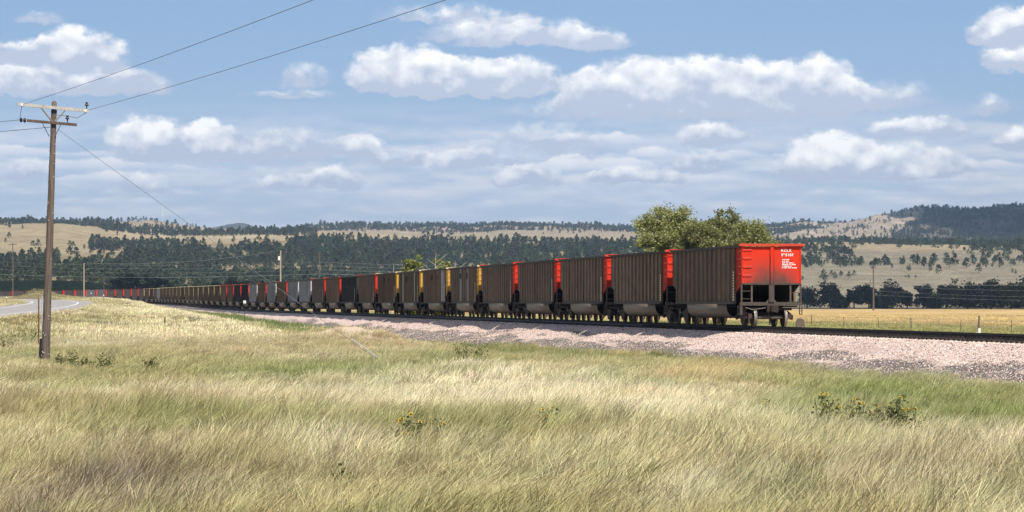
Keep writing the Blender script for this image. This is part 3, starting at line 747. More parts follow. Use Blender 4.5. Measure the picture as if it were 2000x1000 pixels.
def broadleaf(name, base, H, W, g, leaf, mats, label, group=None, n_leaf=6000, lobes=14, trunk_h=.25, lean=0.0, cat='tree', limbs_n=9, skew=None, size=(.7, 1.3), low=.22, spread=.17):
    """tapered trunk, limbs to each lobe, leaves thrown round the lobes"""
    e = empty(name, base); tag(e, label, cat, group)
    L = []
    for i in range(lobes):
        t = (i + .5) / lobes; an = i * 2.4 + g.uniform(-.5, .5); hz = low + (.95 - low) * t ** .9
        prof = math.sqrt(max(.05, 1 - ((t - .35) / .78) ** 2))
        rr = W * .5 * prof * g.uniform(.3, .85); x, y = rr * math.cos(an), rr * math.sin(an)
        L.append((x + lean * hz * H, y, H * (hz * g.uniform(.88, 1.0) - .08)))
    L = np.array(L)
    if skew is not None: L = skew(L)
    tb = MB(); r0 = H * .028
    tb.tube([(0, 0, -.3), (lean * H * .1, 0, H * trunk_h), (lean * H * .4, 0, H * .55), (lean * H * .7, 0, H * .8)], [r0 * 1.2, r0, r0 * .6, r0 * .2], 8)
    tb.build('trunk', mats[0], e, smooth=True)
    for i in g.permutation(lobes)[:limbs_n]:
        c = L[i]; h0 = min(H * .6, max(H * trunk_h * .8, c[2] * .5)); m = np.array([c[0] * .45, c[1] * .45, (h0 + c[2]) / 2 + .1])
        MB().tube([(lean * h0 * .5, 0, h0), tuple(m), tuple(c)], [r0 * .5, r0 * .32, r0 * .08], 5).build('limb', mats[0], e, smooth=True)
    C = []
    per = n_leaf // lobes
    for c in L:
        rad = W * spread * g.uniform(size[0], size[1]); k = max(3, int(g.integers(5, 9)))
        sub = c + g.normal(0, rad * .55, (k, 3)) * (1, 1, .75)
        for s in sub: C.append(s + g.normal(0, rad * .30, (per // k, 3)) * (1, 1, .8))
    C = np.concatenate(C); C = C[C[:, 2] > H * .06]
    obj('crown', leaf_mesh('crown', C, leaf * g.uniform(.6, 1.3, len(C)), mats[1], g, .6), e)
    return e

def build_near_trees():
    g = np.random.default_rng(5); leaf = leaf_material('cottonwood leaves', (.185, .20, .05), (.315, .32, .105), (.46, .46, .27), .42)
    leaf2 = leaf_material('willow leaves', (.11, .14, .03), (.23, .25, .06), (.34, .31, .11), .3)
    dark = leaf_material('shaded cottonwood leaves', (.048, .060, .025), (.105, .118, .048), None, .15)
    bark = M['bark']
    Y = 350.0
    def tree(px, top, wpx, label, n, lobes, mats=(bark, leaf), Y=Y, leafs=.145, name='cottonwood_tree', group=None, low=.2, **k):
        b = at(px, Y); b.z = gz(b.x, b.y) - .05; H = elev(top, Y) - b.z
        return broadleaf(name, tuple(b), H, wpx * Y / F, g, leafs, mats, label, group, n, lobes, low=low, **k)
    tree(1318, 380, 118, 'tall leafy cottonwood behind last cars, leftmost and tallest of the clump', 59800, 40, low=.35, spread=.20, size=(.8, 1.25))
    tree(1406, 388, 100, 'narrow leafy cottonwood, middle one of the clump behind last car', 39000, 32, Y=356, low=.4, spread=.20, size=(.8, 1.25))
    tree(1462, 408, 112, 'round leafy cottonwood right of the clump, just above last car roof', 39000, 30, Y=346, low=.35, spread=.20, size=(.8, 1.25))
    tree(1508, 444, 60, 'low leafy cottonwood at right foot of the clump above red car end', 15600, 18, Y=352, low=.35, spread=.20, size=(.8, 1.25))
    tree(1268, 430, 46, 'short leafy cottonwood at the left edge of the clump', 20800, 20, Y=345, low=.35, spread=.20, size=(.8, 1.25))
    tree(1364, 404, 92, 'low leafy cottonwood filling the gap in middle of the clump', 31200, 26, Y=342, low=.4, spread=.20, size=(.8, 1.25))
    y2 = 330.0
    tree(803, 482, 52, 'yellowish bushy willow above the train, left of the two', 9000, 20, (bark, leaf2), y2, .15, 'willow_tree')
    tree(860, 490, 50, 'green bushy willow above the train, right of the two', 9000, 20, (bark, leaf2), y2 + 4, .15, 'willow_tree')
    # bare dead tree tops
    for (px, top, lab, br) in ((846, 492, 'bare grey dead tree between the two willows', 7), (884, 508, 'bare forked dead tree right of the willows above train', 6), (764, 515, 'thin bare dead tree left of the yellowish willow', 4)):
        b = at(px, y2 - 3); H = elev(top, y2 - 3) - b.z; e = empty('dead_tree', tuple(b)); tag(e, lab, 'dead tree')
        MB().tube([(0, 0, -.2), (.1, 0, H * .5), (.25, .1, H * .8), (.3, .1, H)], [.12, .09, .05, .015], 6).build('trunk', M['deadwood'], e)
        for i in range(br):
            h = H * g.uniform(.55, .85); a = g.uniform(-1, 1); s = g.choice([-1, 1]); l = g.uniform(.6, 1.6)
            MB().tube([(.2, .05, h), (.2 + s * l * .5, a * .3, h + l * .35), (.2 + s * l, a * .5, h + l * .75)], [.04, .028, .012], 5).build('branch', M['deadwood'], e)
    # river-bottom cottonwoods at the far edge of the hay field
    row = [(1576, 556, 66, 1240), (1622, 546, 84, 1235), (1668, 555, 70, 1240), (1697, 551, 60, 1255), (1742, 548, 86, 1240), (1772, 559, 44, 1250), (1803, 550, 56, 1235), (1848, 547, 84, 1245), (1640, 572, 60, 1225), (1722, 574, 60, 1225), (1826, 575, 50, 1225)]
    places = ['just right of the red car end', 'rounded crown second from the red car end', 'left of the far utility pole', 'right behind the far utility pole', 'broad crown right of the far pole', 'small one in middle of the row', 'narrow with a gap on either side', 'broad crown next to the dark grove', 'low bushy one left of the far pole', 'low bushy one right of the far pole', 'low bushy one near the grove']
    for (px, top, w, Yd), pl in zip(row, places):
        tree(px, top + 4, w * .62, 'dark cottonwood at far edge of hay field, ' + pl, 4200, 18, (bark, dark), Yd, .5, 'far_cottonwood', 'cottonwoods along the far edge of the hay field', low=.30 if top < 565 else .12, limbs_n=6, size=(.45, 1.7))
    grove = [(1890, 549, 90, 1150, 'leftmost'), (1935, 546, 90, 1140, 'second from left'), (1975, 550, 80, 1130, 'third from left'), (2015, 546, 90, 1140, 'cut by the right edge')]
    for px, top, w, Yd, pl in grove:
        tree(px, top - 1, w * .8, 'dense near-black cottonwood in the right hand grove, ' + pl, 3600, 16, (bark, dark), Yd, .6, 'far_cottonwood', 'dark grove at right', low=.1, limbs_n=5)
    lg = [(232, 531, 45, 'leftmost of six'), (262, 528, 60, 'second of the six'), (292, 531, 55, 'third of the six'), (320, 532, 45, 'rightmost of the six'), (245, 536, 60, 'low in front at left'), (305, 536, 60, 'low in front at right')]
    for px, top, w, pl in lg:
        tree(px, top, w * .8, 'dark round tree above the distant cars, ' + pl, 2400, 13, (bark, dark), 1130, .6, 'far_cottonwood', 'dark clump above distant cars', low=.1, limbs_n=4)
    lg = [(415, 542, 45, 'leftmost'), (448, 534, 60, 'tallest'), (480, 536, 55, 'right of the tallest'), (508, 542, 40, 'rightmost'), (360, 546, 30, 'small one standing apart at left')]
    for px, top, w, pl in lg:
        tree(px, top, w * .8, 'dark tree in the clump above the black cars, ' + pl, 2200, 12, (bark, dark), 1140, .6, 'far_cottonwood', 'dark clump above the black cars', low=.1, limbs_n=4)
# ------------------------------------------------------------------ train
def car_materials():
    def side(name, c0, c1, rust=.5, streak=.35):
        m, nt, b = material(name)
        p = coord(nt); x, y, z = sep(nt, p); r = orandom(nt)
        q = comb(nt, x * 1.0 + r * 90, y, z); st = noise(nt, comb(nt, x * 3.2 + r * 90, r * 31, z * .22), 1.0, 4, .6)
        n = noise(nt, q, 1.3, 6, .65)
        c = mix(nt, n.step(.3, .7), c0, c1)
        c = mix(nt, st.step(.54, .75) * rust * z.step(4.0, 1.6), c, (.17, .065, .03))
        c = mix(nt, st.step(.30, .14) * streak * z.step(2.8, 1.2), c, (.30, .275, .235))
        c = mix(nt, noise(nt, q, 7.0, 4).step(.62, .74) * .35, c, (.085, .07, .055))
        c = mix(nt, noise(nt, comb(nt, x * .22 + r * 40, r * 17, z * .3), 1.0, 3).step(.45, .65) * .45, c, tuple(v * .72 for v in c0)); c = mix(nt, (r * 13.7)._m('FRACT', r * 13.7).step(.55, .95) * .35, c, tuple((sum(c1) / 3) for v in c1))
        k = (r - .5) * .5 + 1.0; hs = nt.nodes.new('ShaderNodeHueSaturation'); nt.links.new(c.s, hs.inputs['Color']); nt.links.new(k.s, hs.inputs['Value'])
        nt.links.new(hs.outputs[0], b.inputs['Base Color']); b.inputs['Roughness'].default_value = .62
        bump(nt, b, n, .25, .02); return m
    M['side_brown'] = side('grimy brown car side', (.155, .098, .056), (.238, .162, .098), .9, .6)
    M['side_grey'] = side('dusty aluminium car side', (.25, .245, .235), (.36, .355, .34), .1, .3)
    M['side_pale'] = side('pale aluminium car side', (.42, .42, .42), (.55, .55, .55), .05, .2)
    M['side_black'] = side('black car side', (.022, .02, .02), (.05, .045, .04), .3, .15)
    M['side_pale_brown'] = side('pale brown far car side', (.24, .185, .145), (.34, .275, .22))  # paler brown for the farthest cars
    def end(name, col, dirt=(.105, .075, .06), amount=.9):
        m, nt, b = material(name)
        p = coord(nt); x, y, z = sep(nt, p); r = orandom(nt); n = noise(nt, comb(nt, x, y * 1.4 + r * 50, z * 1.1), 1.6, 5, .6)
        def blob(cy, cz, ry, rz): 
            a = (y - cy) * (1 / ry); c = (z - cz) * (1 / rz); return ((a * a + c * c) * -1.0).exp()
        s = (blob(.45, 2.35, .78, .85) * .75 + blob(-.66, 2.25, .70, .66) * .7 + blob(.0, 1.9, 1.6, .40) * .45) * (n * 1.1 + .45)
        c = mix(nt, n.step(.35, .7) * .22, col, tuple(v * .6 for v in col))
        c = mix(nt, (s * amount).clamp(), c, dirt)
        fine = noise(nt, p, 14.0, 4); c = mix(nt, fine.step(.66, .74) * .3, c, (.07, .035, .025))
        nt.links.new(c.s, b.inputs['Base Color']); b.inputs['Roughness'].default_value = .6; b.inputs['Specular IOR Level'].default_value = .1; return m
    M['red'] = end('red oxide end paint', (.66, .036, .013), (.125, .055, .045), .98); M['yellow'] = end('yellow end paint', (.60, .33, .05), (.17, .09, .045))
    M['silver'] = end('silver end paint', (.50, .50, .50), (.2, .18, .17)); M['green'] = end('dark green end paint', (.03, .05, .035), (.03, .03, .025)); M['tan'] = end('tan end paint', (.40, .30, .14), (.17, .12, .08)); M['dkred'] = end('dull brown red end paint', (.2, .05, .03), (.08, .05, .04))
    M['hoodred'] = simple('faded red cap', (.56, .06, .028), .5, var=.15); M['hoodyellow'] = simple('yellow cap', (.68, .56, .30), .5, var=.15); M['hoodgrey'] = simple('grey cap', (.3, .3, .29), .5); M['hooddark'] = simple('dark cap', (.06, .06, .05), .6)
    M['frame'] = simple('grimy frame steel', (.085, .067, .054), .75, var=.4); M['black'] = simple('black underframe', (.012, .010, .009), .9, var=.4, spec=.08)
    M['tub'] = simple('dusty aluminium tub', (.235, .185, .14), .5, .15, var=.12, scale=1.2, spec=.4)
    M['wheel'] = simple('rusty brown wheel', (.055, .036, .028), .6, .4, var=.3); M['tread'] = simple('worn bright wheel tread', (.34, .30, .26), .5, .6, var=.1)
    M['truck'] = simple('brown truck casting', (.060, .040, .031), .75, var=.5); M['axle'] = simple('dusty axle', (.17, .14, .11), .6, .2)
    M['white'] = simple('white stencil paint', (.85, .82, .78), .6, var=.05); M['reflector'] = simple('yellowed reflector', (.90, .80, .52), .4, var=.3); M['slot'] = simple('dark slot', (.02, .02, .02), .9)
    M['panel_grey'] = simple('grey patched panel', (.46, .46, .45), .6, var=.2); M['redmark'] = simple('faded red lettering', (.26, .09, .05), .7, var=.3)
    M['hose'] = simple('rubber hose', (.10, .085, .07), .8)

L_CAR = 14.9
def car_meshes():
    D = {}
    def two(key, fn):      # left and mirrored right
        for sd in (1, -1): D[key, sd] = fn(sd)
    def b2(sd, a, b): return (min(sd * a, sd * b), max(sd * a, sd * b))
    ribx = [1.27] + [1.27 + (13.63 - 1.27) * i / 13 for i in range(1, 13)] + [13.63]
    D['ribx'] = ribx
    def corner(x0, x1, sd):
        m = MB(); y0, y1 = b2(sd, 1.44, 1.475)
        pts = [(x0, 2.08), (x1, 1.72), (x1, 3.86), (x0, 3.86)] if x0 < 1 else [(x0, 1.72), (x1, 2.08), (x1, 3.86), (x0, 3.86)]
        return m.prism(pts, 'y', y0, y1)
    D['sheet'] = {sd: MB().box(1.22, 13.68, *b2(sd, 1.465, 1.50), 1.24, 3.86) for sd in (1, -1)}
    D['rib'] = {sd: MB().prism([(-.07, 1.50 * sd), (.07, 1.50 * sd), (.045, 1.585 * sd), (-.045, 1.585 * sd)], 'z', 1.245, 3.85) for sd in (1, -1)}
    D['ribs'] = {}
    for sd in (1, -1):
        m = MB()
        for x in ribx: m.prism([(x - .07, 1.50 * sd), (x + .07, 1.50 * sd), (x + .045, 1.585 * sd), (x - .045, 1.585 * sd)], 'z', 1.245, 3.85)
        D['ribs'][sd] = m
    D['chord'] = {sd: MB().box(.05, 14.85, *b2(sd, 1.43, 1.60), 3.862, 3.99) for sd in (1, -1)}
    D['sill'] = {sd: MB().box(1.22, 13.68, *b2(sd, 1.44, 1.60), 1.10, 1.238) for sd in (1, -1)}
    D['corner'] = {(sd, e): corner(*((.045, 1.215) if e == 0 else (13.685, 14.855)), sd) for sd in (1, -1) for e in (0, 1)}
    D['endsheet'] = [MB().box(0, .04, -1.5, 1.5, 2.08, 3.90), MB().box(14.86, 14.9, -1.5, 1.5, 2.08, 3.90)]
    def hood(e):
        x0, x1 = (-.13, .09) if e == 0 else (14.81, 15.03)
        m = MB().box(x0, x1, -1.64, 1.64, 3.995, 4.05)
        if e == 0: m.box(-.13, -.10, -1.64, 1.64, 3.93, 3.993)
        else: m.box(15.0, 15.03, -1.64, 1.64, 3.93, 3.993)
        return m
    D['hood'] = [hood(0), hood(1)]
    D['centre'] = MB().box(-.085, -.002, -.10, .06, 2.10, 3.925)
    D['lowpost'] = MB().box(-.08, .04, -.13, .13, 1.205, 2.075)
    def flange(sd): return MB().box(-.03, -.002, *b2(sd, 1.44, 1.50), 2.085, 3.92)
    D['flange'] = {sd: flange(sd) for sd in (1, -1)}
    D['bottom_angle'] = MB().box(-.035, -.003, -1.435, -.135, 2.05, 2.13).box(-.035, -.003, .135, 1.435, 2.05, 2.13)
    D['endsill'] = [MB().box(-.02, .2, -1.56, 1.56, 1.03, 1.20), MB().box(14.7, 14.92, -1.56, 1.56, 1.03, 1.20)]
    D['gusset'] = MB().prism([(.132, 1.202), (.27, 1.202), (.132, 1.36)], 'x', .0, .03).prism([(-.132, 1.202), (-.132, 1.36), (-.27, 1.202)], 'x', .0, .03)
    D['grab'] = MB().tube([(0, .235, 0), (-.075, .235, 0), (-.075, -.235, 0), (0, -.235, 0)], .017, 6)
    D['sidegrab'] = MB().tube([(.05, 0, 0), (.05, .1, 0), (.55, .1, 0), (.55, 0, 0)], .016, 6)
    D['post'] = lambda y, z0, z1, w=.045: MB().box(.0, .07, y - w, y + w, z0, z1)
    D['slope'] = [MB().prism([(.05, 2.07), (3.3, .98), (3.3, .93), (.05, 2.02)], 'y', -1.435, 1.435), MB().prism([(14.85, 2.07), (11.6, .98), (11.6, .93), (14.85, 2.02)], 'y', -1.435, 1.435)]
    # bathtub: U section
    sec = []; 
    for i in range(15):
        a = math.pi * i / 14; sec.append((1.46 * math.copysign(abs(math.cos(a)) ** .42, math.cos(a)), 1.10 - .72 * abs(math.sin(a)) ** .72))
    sec = [(1.46, 1.098)] + sec[1:-1] + [(-1.46, 1.098)]
    D['tub'] = MB().prism(sec, 'x', 3.25, 11.65)
    D['tubend'] = MB().prism([(y * .985, z + .01) for y, z in sec], 'x', 3.2, 3.245)
    D['tubrim'] = MB().box(3.22, 11.68, 1.462, 1.50, 1.0, 1.096)
    D['under'] = MB().box(-.15, 15.05, -.22, .22, .72, 1.02).box(.25, 3.15, -1.38, 1.38, .955, 1.02).box(11.75, 14.65, -1.38, 1.38, .955, 1.02)
    D['bolster'] = MB().box(.2, 1.0, .35, 1.2, .86, .95).box(.25, .7, -1.1, -.4, .8, .93)
    r = .457
    wp = [(.07, -.045), (.40, -.05), (r + .026, -.065), (r + .024, -.035), (r, -.02), (r - .006, .075), (.40, .075), (.30, .02), (.12, .05), (.07, .06)]
    D['wheel'] = MB().lathe([(.05, -.05)] + wp + [(.05, .06)], 'y', (0, 0, 0), 24)
    D['treadring'] = MB().lathe([(r + .0275, -.05), (r + .0262, -.034), (r + .0025, -.018), (r - .003, .0765)], 'y', (0, 0, 0), 24)
    D['axle'] = MB().tube([(0, -1.12, 0), (0, -.72, 0), (0, -.5, 0), (0, .5, 0), (0, .72, 0), (0, 1.12, 0)], [.075, .085, .095, .095, .085, .075], 12)
    fr = [(-1.13, .40), (-1.13, .62), (-.72, .70), (-.42, .78), (.42, .78), (.72, .70), (1.13, .62), (1.13, .40), (.78, .40), (.62, .52), (.42, .30), (.30, .16), (-.30, .16), (-.42, .30), (-.62, .52), (-.78, .40)]
    D['frame'] = MB().prism(fr, 'y', -.09, .09)
    D['cap'] = MB().tube([(0, 0, 0), (0, .1, 0), (0, .135, 0)], [.125, .125, .08], 12)
    sp = MB()
    for xx in (-.2, 0, .2): sp.tube([(xx, 0, .2), (xx, 0, .46)], .07, 8)
    D['springs'] = sp
    D['truckbolster'] = MB().box(-.18, .18, -1.05, 1.05, .45, .72)
    D['brakebeam'] = MB().box(-.62, -.54, -.6, .6, .36, .46)
    truck_simple = MB()
    for ax in (-.89, .89):
        for sd in (1, -1): truck_simple.lathe([(.0, -.06), (r, -.06), (r, .07), (.0, .07)], 'y', (ax, sd * .7535, r), 14)
    for sd in (1, -1): truck_simple.prism(fr, 'y', sd * 1.0 - .08, sd * 1.0 + .08)
    truck_simple.box(-.18, .18, -1.0, 1.0, .4, .95)
    D['truck_simple'] = truck_simple
    D['coupler'] = MB().box(-.55, -.1, -.09, .09, .79, .97).prism([(-.62, -.2), (-.45, -.2), (-.42, .12), (-.52, .2), (-.72, .19), (-.76, .1), (-.66, .05), (-.60, -.02)], 'z', .74, 1.02).box(-.22, -.02, -.26, .26, .70, 1.025)
    D['hose'] = MB().tube([(-.08, 0, 1.0), (-.1, 0, .85), (-.13, -.03, .62), (-.17, -.06, .35), (-.18, -.07, .16)], .024, 7).tube([(-.18, -.07, .17), (-.19, -.075, .08)], .036, 7)
    D['brakepipe'] = MB().tube([(-.05, 1.3, .93), (-.1, 1.0, .84), (-.1, .7, .86), (-.08, .3, .92)], .02, 6)
    D['stirrup'] = {sd: MB().box(.0, .05, *b2(sd, 1.535, 1.575), .58, 1.028).box(.45, .5, *b2(sd, 1.535, 1.575), .58, 1.028).box(.05, .45, *b2(sd, 1.54, 1.57), .58, .615).box(.05, .45, *b2(sd, 1.54, 1.57), .76, .785).box(.05, .45, *b2(sd, 1.54, 1.57), .90, .925) for sd in (1, -1)}
    rv = MB()
    for i in range(22):
        z = 2.14 + i * .08
        for y in (-1.47, 1.47, -.14): rv.box(-.043, -.031 if abs(y) > 1 else -.004, y - .012, y + .012, z - .012, z + .012)
    D['rivets'] = rv
    rf = MB()
    for i in range(11): rf.box(1.17, 1.37, 1.586, 1.592, 1.27 + i * .135, 1.27 + i * .135 + .085)
    D['reflectors'] = rf
    return D

def text_mesh(body, size, mat, spacing=1.0):
    cu = bpy.data.curves.new('lettering', 'FONT'); cu.body = body; cu.size = size; cu.space_character = spacing; cu.extrude = 0.0; cu.offset = size * .03
    o = bpy.data.objects.new('lettering', cu); COL.objects.link(o); dg = bpy.context.evaluated_depsgraph_get()
    me = bpy.data.meshes.new_from_object(o.evaluated_get(dg)); bpy.data.objects.remove(o); me.materials.clear(); me.materials.append(mat); return me

NUMW = ['last', 'second', 'third', 'fourth', 'fifth', 'sixth', 'seventh', 'eighth', 'ninth', 'tenth', 'eleventh', 'twelfth', 'thirteenth', 'fourteenth', 'fifteenth', 'sixteenth', 'seventeenth', 'eighteenth', 'nineteenth', 'twentieth']
def ordinal(k):
    if k < 20: return NUMW[k]
    tens = {2: 'twenty', 3: 'thirty', 4: 'forty', 5: 'fifty'}; t, u = divmod(k + 1, 10)
    if u == 0: return {3: 'thirtieth', 4: 'fortieth', 5: 'fiftieth', 2: 'twentieth'}[t]
    return tens[t] + '-' + ['', 'first', 'second', 'third', 'fourth', 'fifth', 'sixth', 'seventh', 'eighth', 'ninth'][u]

def build_train():
    D = car_meshes(); cache = {}
    def me(key, mb, mat, smooth=False):
        k = (key, mat)
        if k not in cache: cache[k] = mb.mesh(key.split('|')[0], M[mat], smooth)
        return cache[k]
    ends = ['red'] * 5 + ['yellow'] * 4 + ['red', 'green', 'red', 'red', 'silver', 'silver', 'red', 'silver', 'red', 'silver', 'red', 'red', 'red', 'red'] + ['tan'] * 19 + ['red'] * 9 + ['dkred', 'red', 'dkred', 'red', 'dkred', 'red', 'dkred', 'red']
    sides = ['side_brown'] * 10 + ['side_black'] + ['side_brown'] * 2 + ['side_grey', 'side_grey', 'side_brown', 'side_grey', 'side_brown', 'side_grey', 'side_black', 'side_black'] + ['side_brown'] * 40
    sides[41:] = ['side_pale_brown'] * len(sides[41:]); sides[37] = 'side_pale'; sides[46] = 'side_pale'; sides[47] = 'side_pale'
    colour = {'red': 'red', 'yellow': 'yellow', 'green': 'dark green', 'silver': 'silver', 'tan': 'tan', 'dkred': 'dull red'}
    sname = {'side_pale_brown': 'pale brown', 'side_brown': 'grimy brown', 'side_grey': 'dusty grey', 'side_pale': 'pale aluminium', 'side_black': 'black'}
    for k in range(57):
        s = k * PITCH; mid = s + L_CAR / 2; p = track(s); q = track(s + L_CAR); d = q - p; h = math.atan2(-d[0], d[1])
        e = empty('coal_gondola', tuple(p)); pitch = math.atan2(d[2], math.hypot(d[0], d[1]))
        e.rotation_euler = (0, -pitch, h + math.pi / 2)
        ec, sc = ends[k], sides[k]; near = k < 7; medium = k < 18
        lab = f'{sname[sc]} coal gondola with {colour[ec]} end, {ordinal(k) + " car from the rear" if k else "last car, whole rear end in view"}'
        tag(e, lab, 'rail car', 'coal gondolas of the train')
        hc = {'red': 'hoodred', 'yellow': 'hoodyellow', 'silver': 'hooddark', 'green': 'hooddark', 'tan': 'hoodyellow', 'dkred': 'hooddark'}[ec]
        O = lambda name, m, par=e, loc=None: obj(name, m, par, loc)
        for sd in ((1, -1) if k < 40 else (1, -1)):
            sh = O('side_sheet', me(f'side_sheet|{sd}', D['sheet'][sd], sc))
            if near and sd == 1:
                for x in D['ribx']: O('side_post', me('side_post|', D['rib'][1], sc), sh, (x, 0, 0))
            elif sd == 1 or k == 0:
                t = O('side_posts', me(f'side_posts|{sd}', D['ribs'][sd], sc), sh); tag(t, kind='stuff')
            O('top_chord', me(f'top_chord|{sd}', D['chord'][sd], 'frame' if sc != 'side_pale' else sc))
            if medium or sd == 1: O('side_sill', me(f'side_sill|{sd}', D['sill'][sd], 'frame'))
            for en in (0, 1):
                if en == 1 and not medium: continue
                cp = O('corner_panel', me(f'corner_panel|{sd}{en}', D['corner'][sd, en], (ec if en == 0 else sc)))
                if near and sd == 1 and en == 0:
                    for i in range(5): O('grab_iron', me('grab_iron|s', D['sidegrab'], 'frame' if i < 1 else hc), cp, (.0, 1.475, 2.2 + i * .37))
        es = None
        for en in (0, 1):
            if en == 1 and k > 25: continue
            es_ = O('end_sheet', me(f'end_sheet|{en}', D['endsheet'][en], ec)); es = es or es_
            O('end_cap', me(f'end_cap|{en}', D['hood'][en], hc))
            O('slope_sheet', me(f'slope_sheet|{en}', D['slope'][en], 'black'))
            O('end_sill', me(f'end_sill|{en}', D['endsill'][en], 'frame'))
        O('tub', me('tub|', D['tub'], 'tub', True))
        O('tub_end', me('tub_end|', D['tubend'], 'black'))  # aluminium end plate, the shade under the car put into its black
        O('underframe', me('underframe|', D['under'], 'black'))
        if k < 30:
            for y, z0 in ((1.49, .58), (-1.49, 1.205), (.98, 1.205), (-.97, 1.205)):
                O('cage_post', me(f'cage_post|{y}', D['post'](y, z0 if (k == 0 and y == 1.49) else 1.205, 2.08, .04), 'frame'))
            O('centre_post', me('centre_post|', D['centre'], ec), es); O('lower_post', me('lower_post|', D['lowpost'], 'frame'))
        if near:
            for z in (3.76, 3.36, 2.94, 2.52): O('grab_iron', me('grab_iron|', D['grab'], hc), es, (0, 1.22, z))
            for z in (1.74, 1.36): O('rung', me('rung|', MB().box(.01, .05, 1.025, 1.445, -.014, .014), 'frame'), e, (0, 0, z))
            O('rung', me('rung|r', MB().box(.01, .05, -1.445, -1.015, -.014, .014), 'frame'), e, (0, 0, 1.66))
            tag(O('reflector_strip', me('reflector_strip|', D['reflectors'], 'reflector')), kind='stuff')
        elif medium:
            tag(O('reflector_strip', me('reflector_strip|', D['reflectors'], 'reflector')), kind='stuff')
        if medium:
            O('coupler', me('coupler|', D['coupler'], 'truck'))
            for sd in (1, -1): O('stirrup', me(f'stirrup|{sd}', D['stirrup'][sd], 'frame'))
        if near:
            for sd in (1, -1): O('corner_flange', me(f'corner_flange|{sd}', D['flange'][sd], ec), es)
            tag(O('bottom_angle', me('bottom_angle|', D['bottom_angle'], 'frame'), es), kind='stuff'); tag(O('rivets', me('rivets|', D['rivets'], ec), es), kind='stuff')
            tag(O('gusset', me('gusset|', D['gusset'], 'frame')), kind='stuff')
            O('air_hose', me('air_hose|', D['hose'], 'hose'), e, (0, .2, 0)); O('brake_pipe', me('brake_pipe|', D['brakepipe'], 'axle'))
            O('draft_gear', me('draft_gear|', D['bolster'], 'truck'))
        for tx in (1.38, L_CAR - 1.38):
            if medium:
                t = empty('truck', (tx, 0, 0), 0, e)
                for ax in (-.89, .89):
                    O('axle', me('axle|', D['axle'], 'axle', True), t, (ax, 0, .457))
                    for sd in (1, -1):
                        w = O('wheel', me('wheel|', D['wheel'], 'wheel', True), t, (ax, sd * .7535, .457))
                        if sd == -1: w.rotation_euler = (0, 0, math.pi)
                        if near:
                            w2 = O('wheel_tread', me('wheel_tread|', D['treadring'], 'tread', True), t, (ax, sd * .7535, .457)); w2.rotation_euler = w.rotation_euler
                            c = O('bearing_cap', me('bearing_cap|', D['cap'], 'truck', True), t, (ax, sd * 1.09, .457)); c.rotation_euler = (0, 0, 0 if sd == 1 else math.pi)
                for sd in (1, -1):
                    O('side_frame', me('side_frame|', D['frame'], 'truck'), t, (0, sd * 1.0, 0))
                    if near: tag(O('springs', me('springs|', D['springs'], 'truck', True), t, (0, sd * 1.02, 0)), kind='stuff')
                O('bolster', me('bolster|', D['truckbolster'], 'truck'), t)
                if near: O('brake_beam', me('brake_beam|', D['brakebeam'], 'truck'), t)
            elif sd == 1 or True:
                O('truck', me('truck|s', D['truck_simple'], 'truck'), e, (tx, 0, 0))
        # lettering and patches on the sides
        if k == 0:
            rot = Matrix(((0, 0, -1), (-1, 0, 0), (0, 1, 0))).to_4x4()
            for body, size, y, z, sp in (('KCLX', .178, -.49, 3.665, 1.22), ('595107', .178, -.50, 3.445, 1.18)):
                t = obj('lettering', text_mesh(body, size, M['white'], sp), es); t.matrix_local = Matrix.Translation((-.004, y, z)) @ rot
            g = random.Random(9); m = MB()
            for z, wd in ((3.255, .34), (3.175, .33), (3.095, .58), (3.015, .68), (2.935, .48), (2.855, .72)):
                y = -.54; yend = y - wd
                while y > yend:
                    w = g.uniform(.022, .05)
                    m.box(-.006, -.003, y - w, y, z, z + .042); y -= w + g.choice([.010, .010, .012, .045])
            tag(m.build('stencil_lines', M['white'], es), kind='stuff')
        if 0 <= k < 5:
            m = MB(); g = random.Random(k)
            for x in (8.6, 9.7):
                for z in (2.05, 2.45): m.box(x, x + .2, 1.501, 1.506, z, z + g.uniform(.18, .36))
            tag(m.build('faded_lettering', M['redmark'], e), kind='stuff')
        if 5 <= k < 9 or k == 10:
            for x in (5.2, 8.6) if k != 10 else (4.6, 7.6): O('side_slot', me('side_slot|', MB().box(0, .42, 1.585, 1.592, 3.05, 3.5), 'slot'), e, (x, 0, 0))
        if k in (5, 6, 7):
            for x in {5: (5.0, 8.7), 6: (1.9, 2.6), 7: (3.2, 11.0)}[k]: O('grey_panel', me('grey_panel|', MB().box(0, .5, 1.501, 1.506 + .06, 1.26, 3.84), 'panel_grey'), e, (x, 0, 0))
        if k == 10: O('white_placard', me('white_placard|', MB().box(-.012, -.004, .7, 1.35, 2.9, 3.25), 'white'), es)
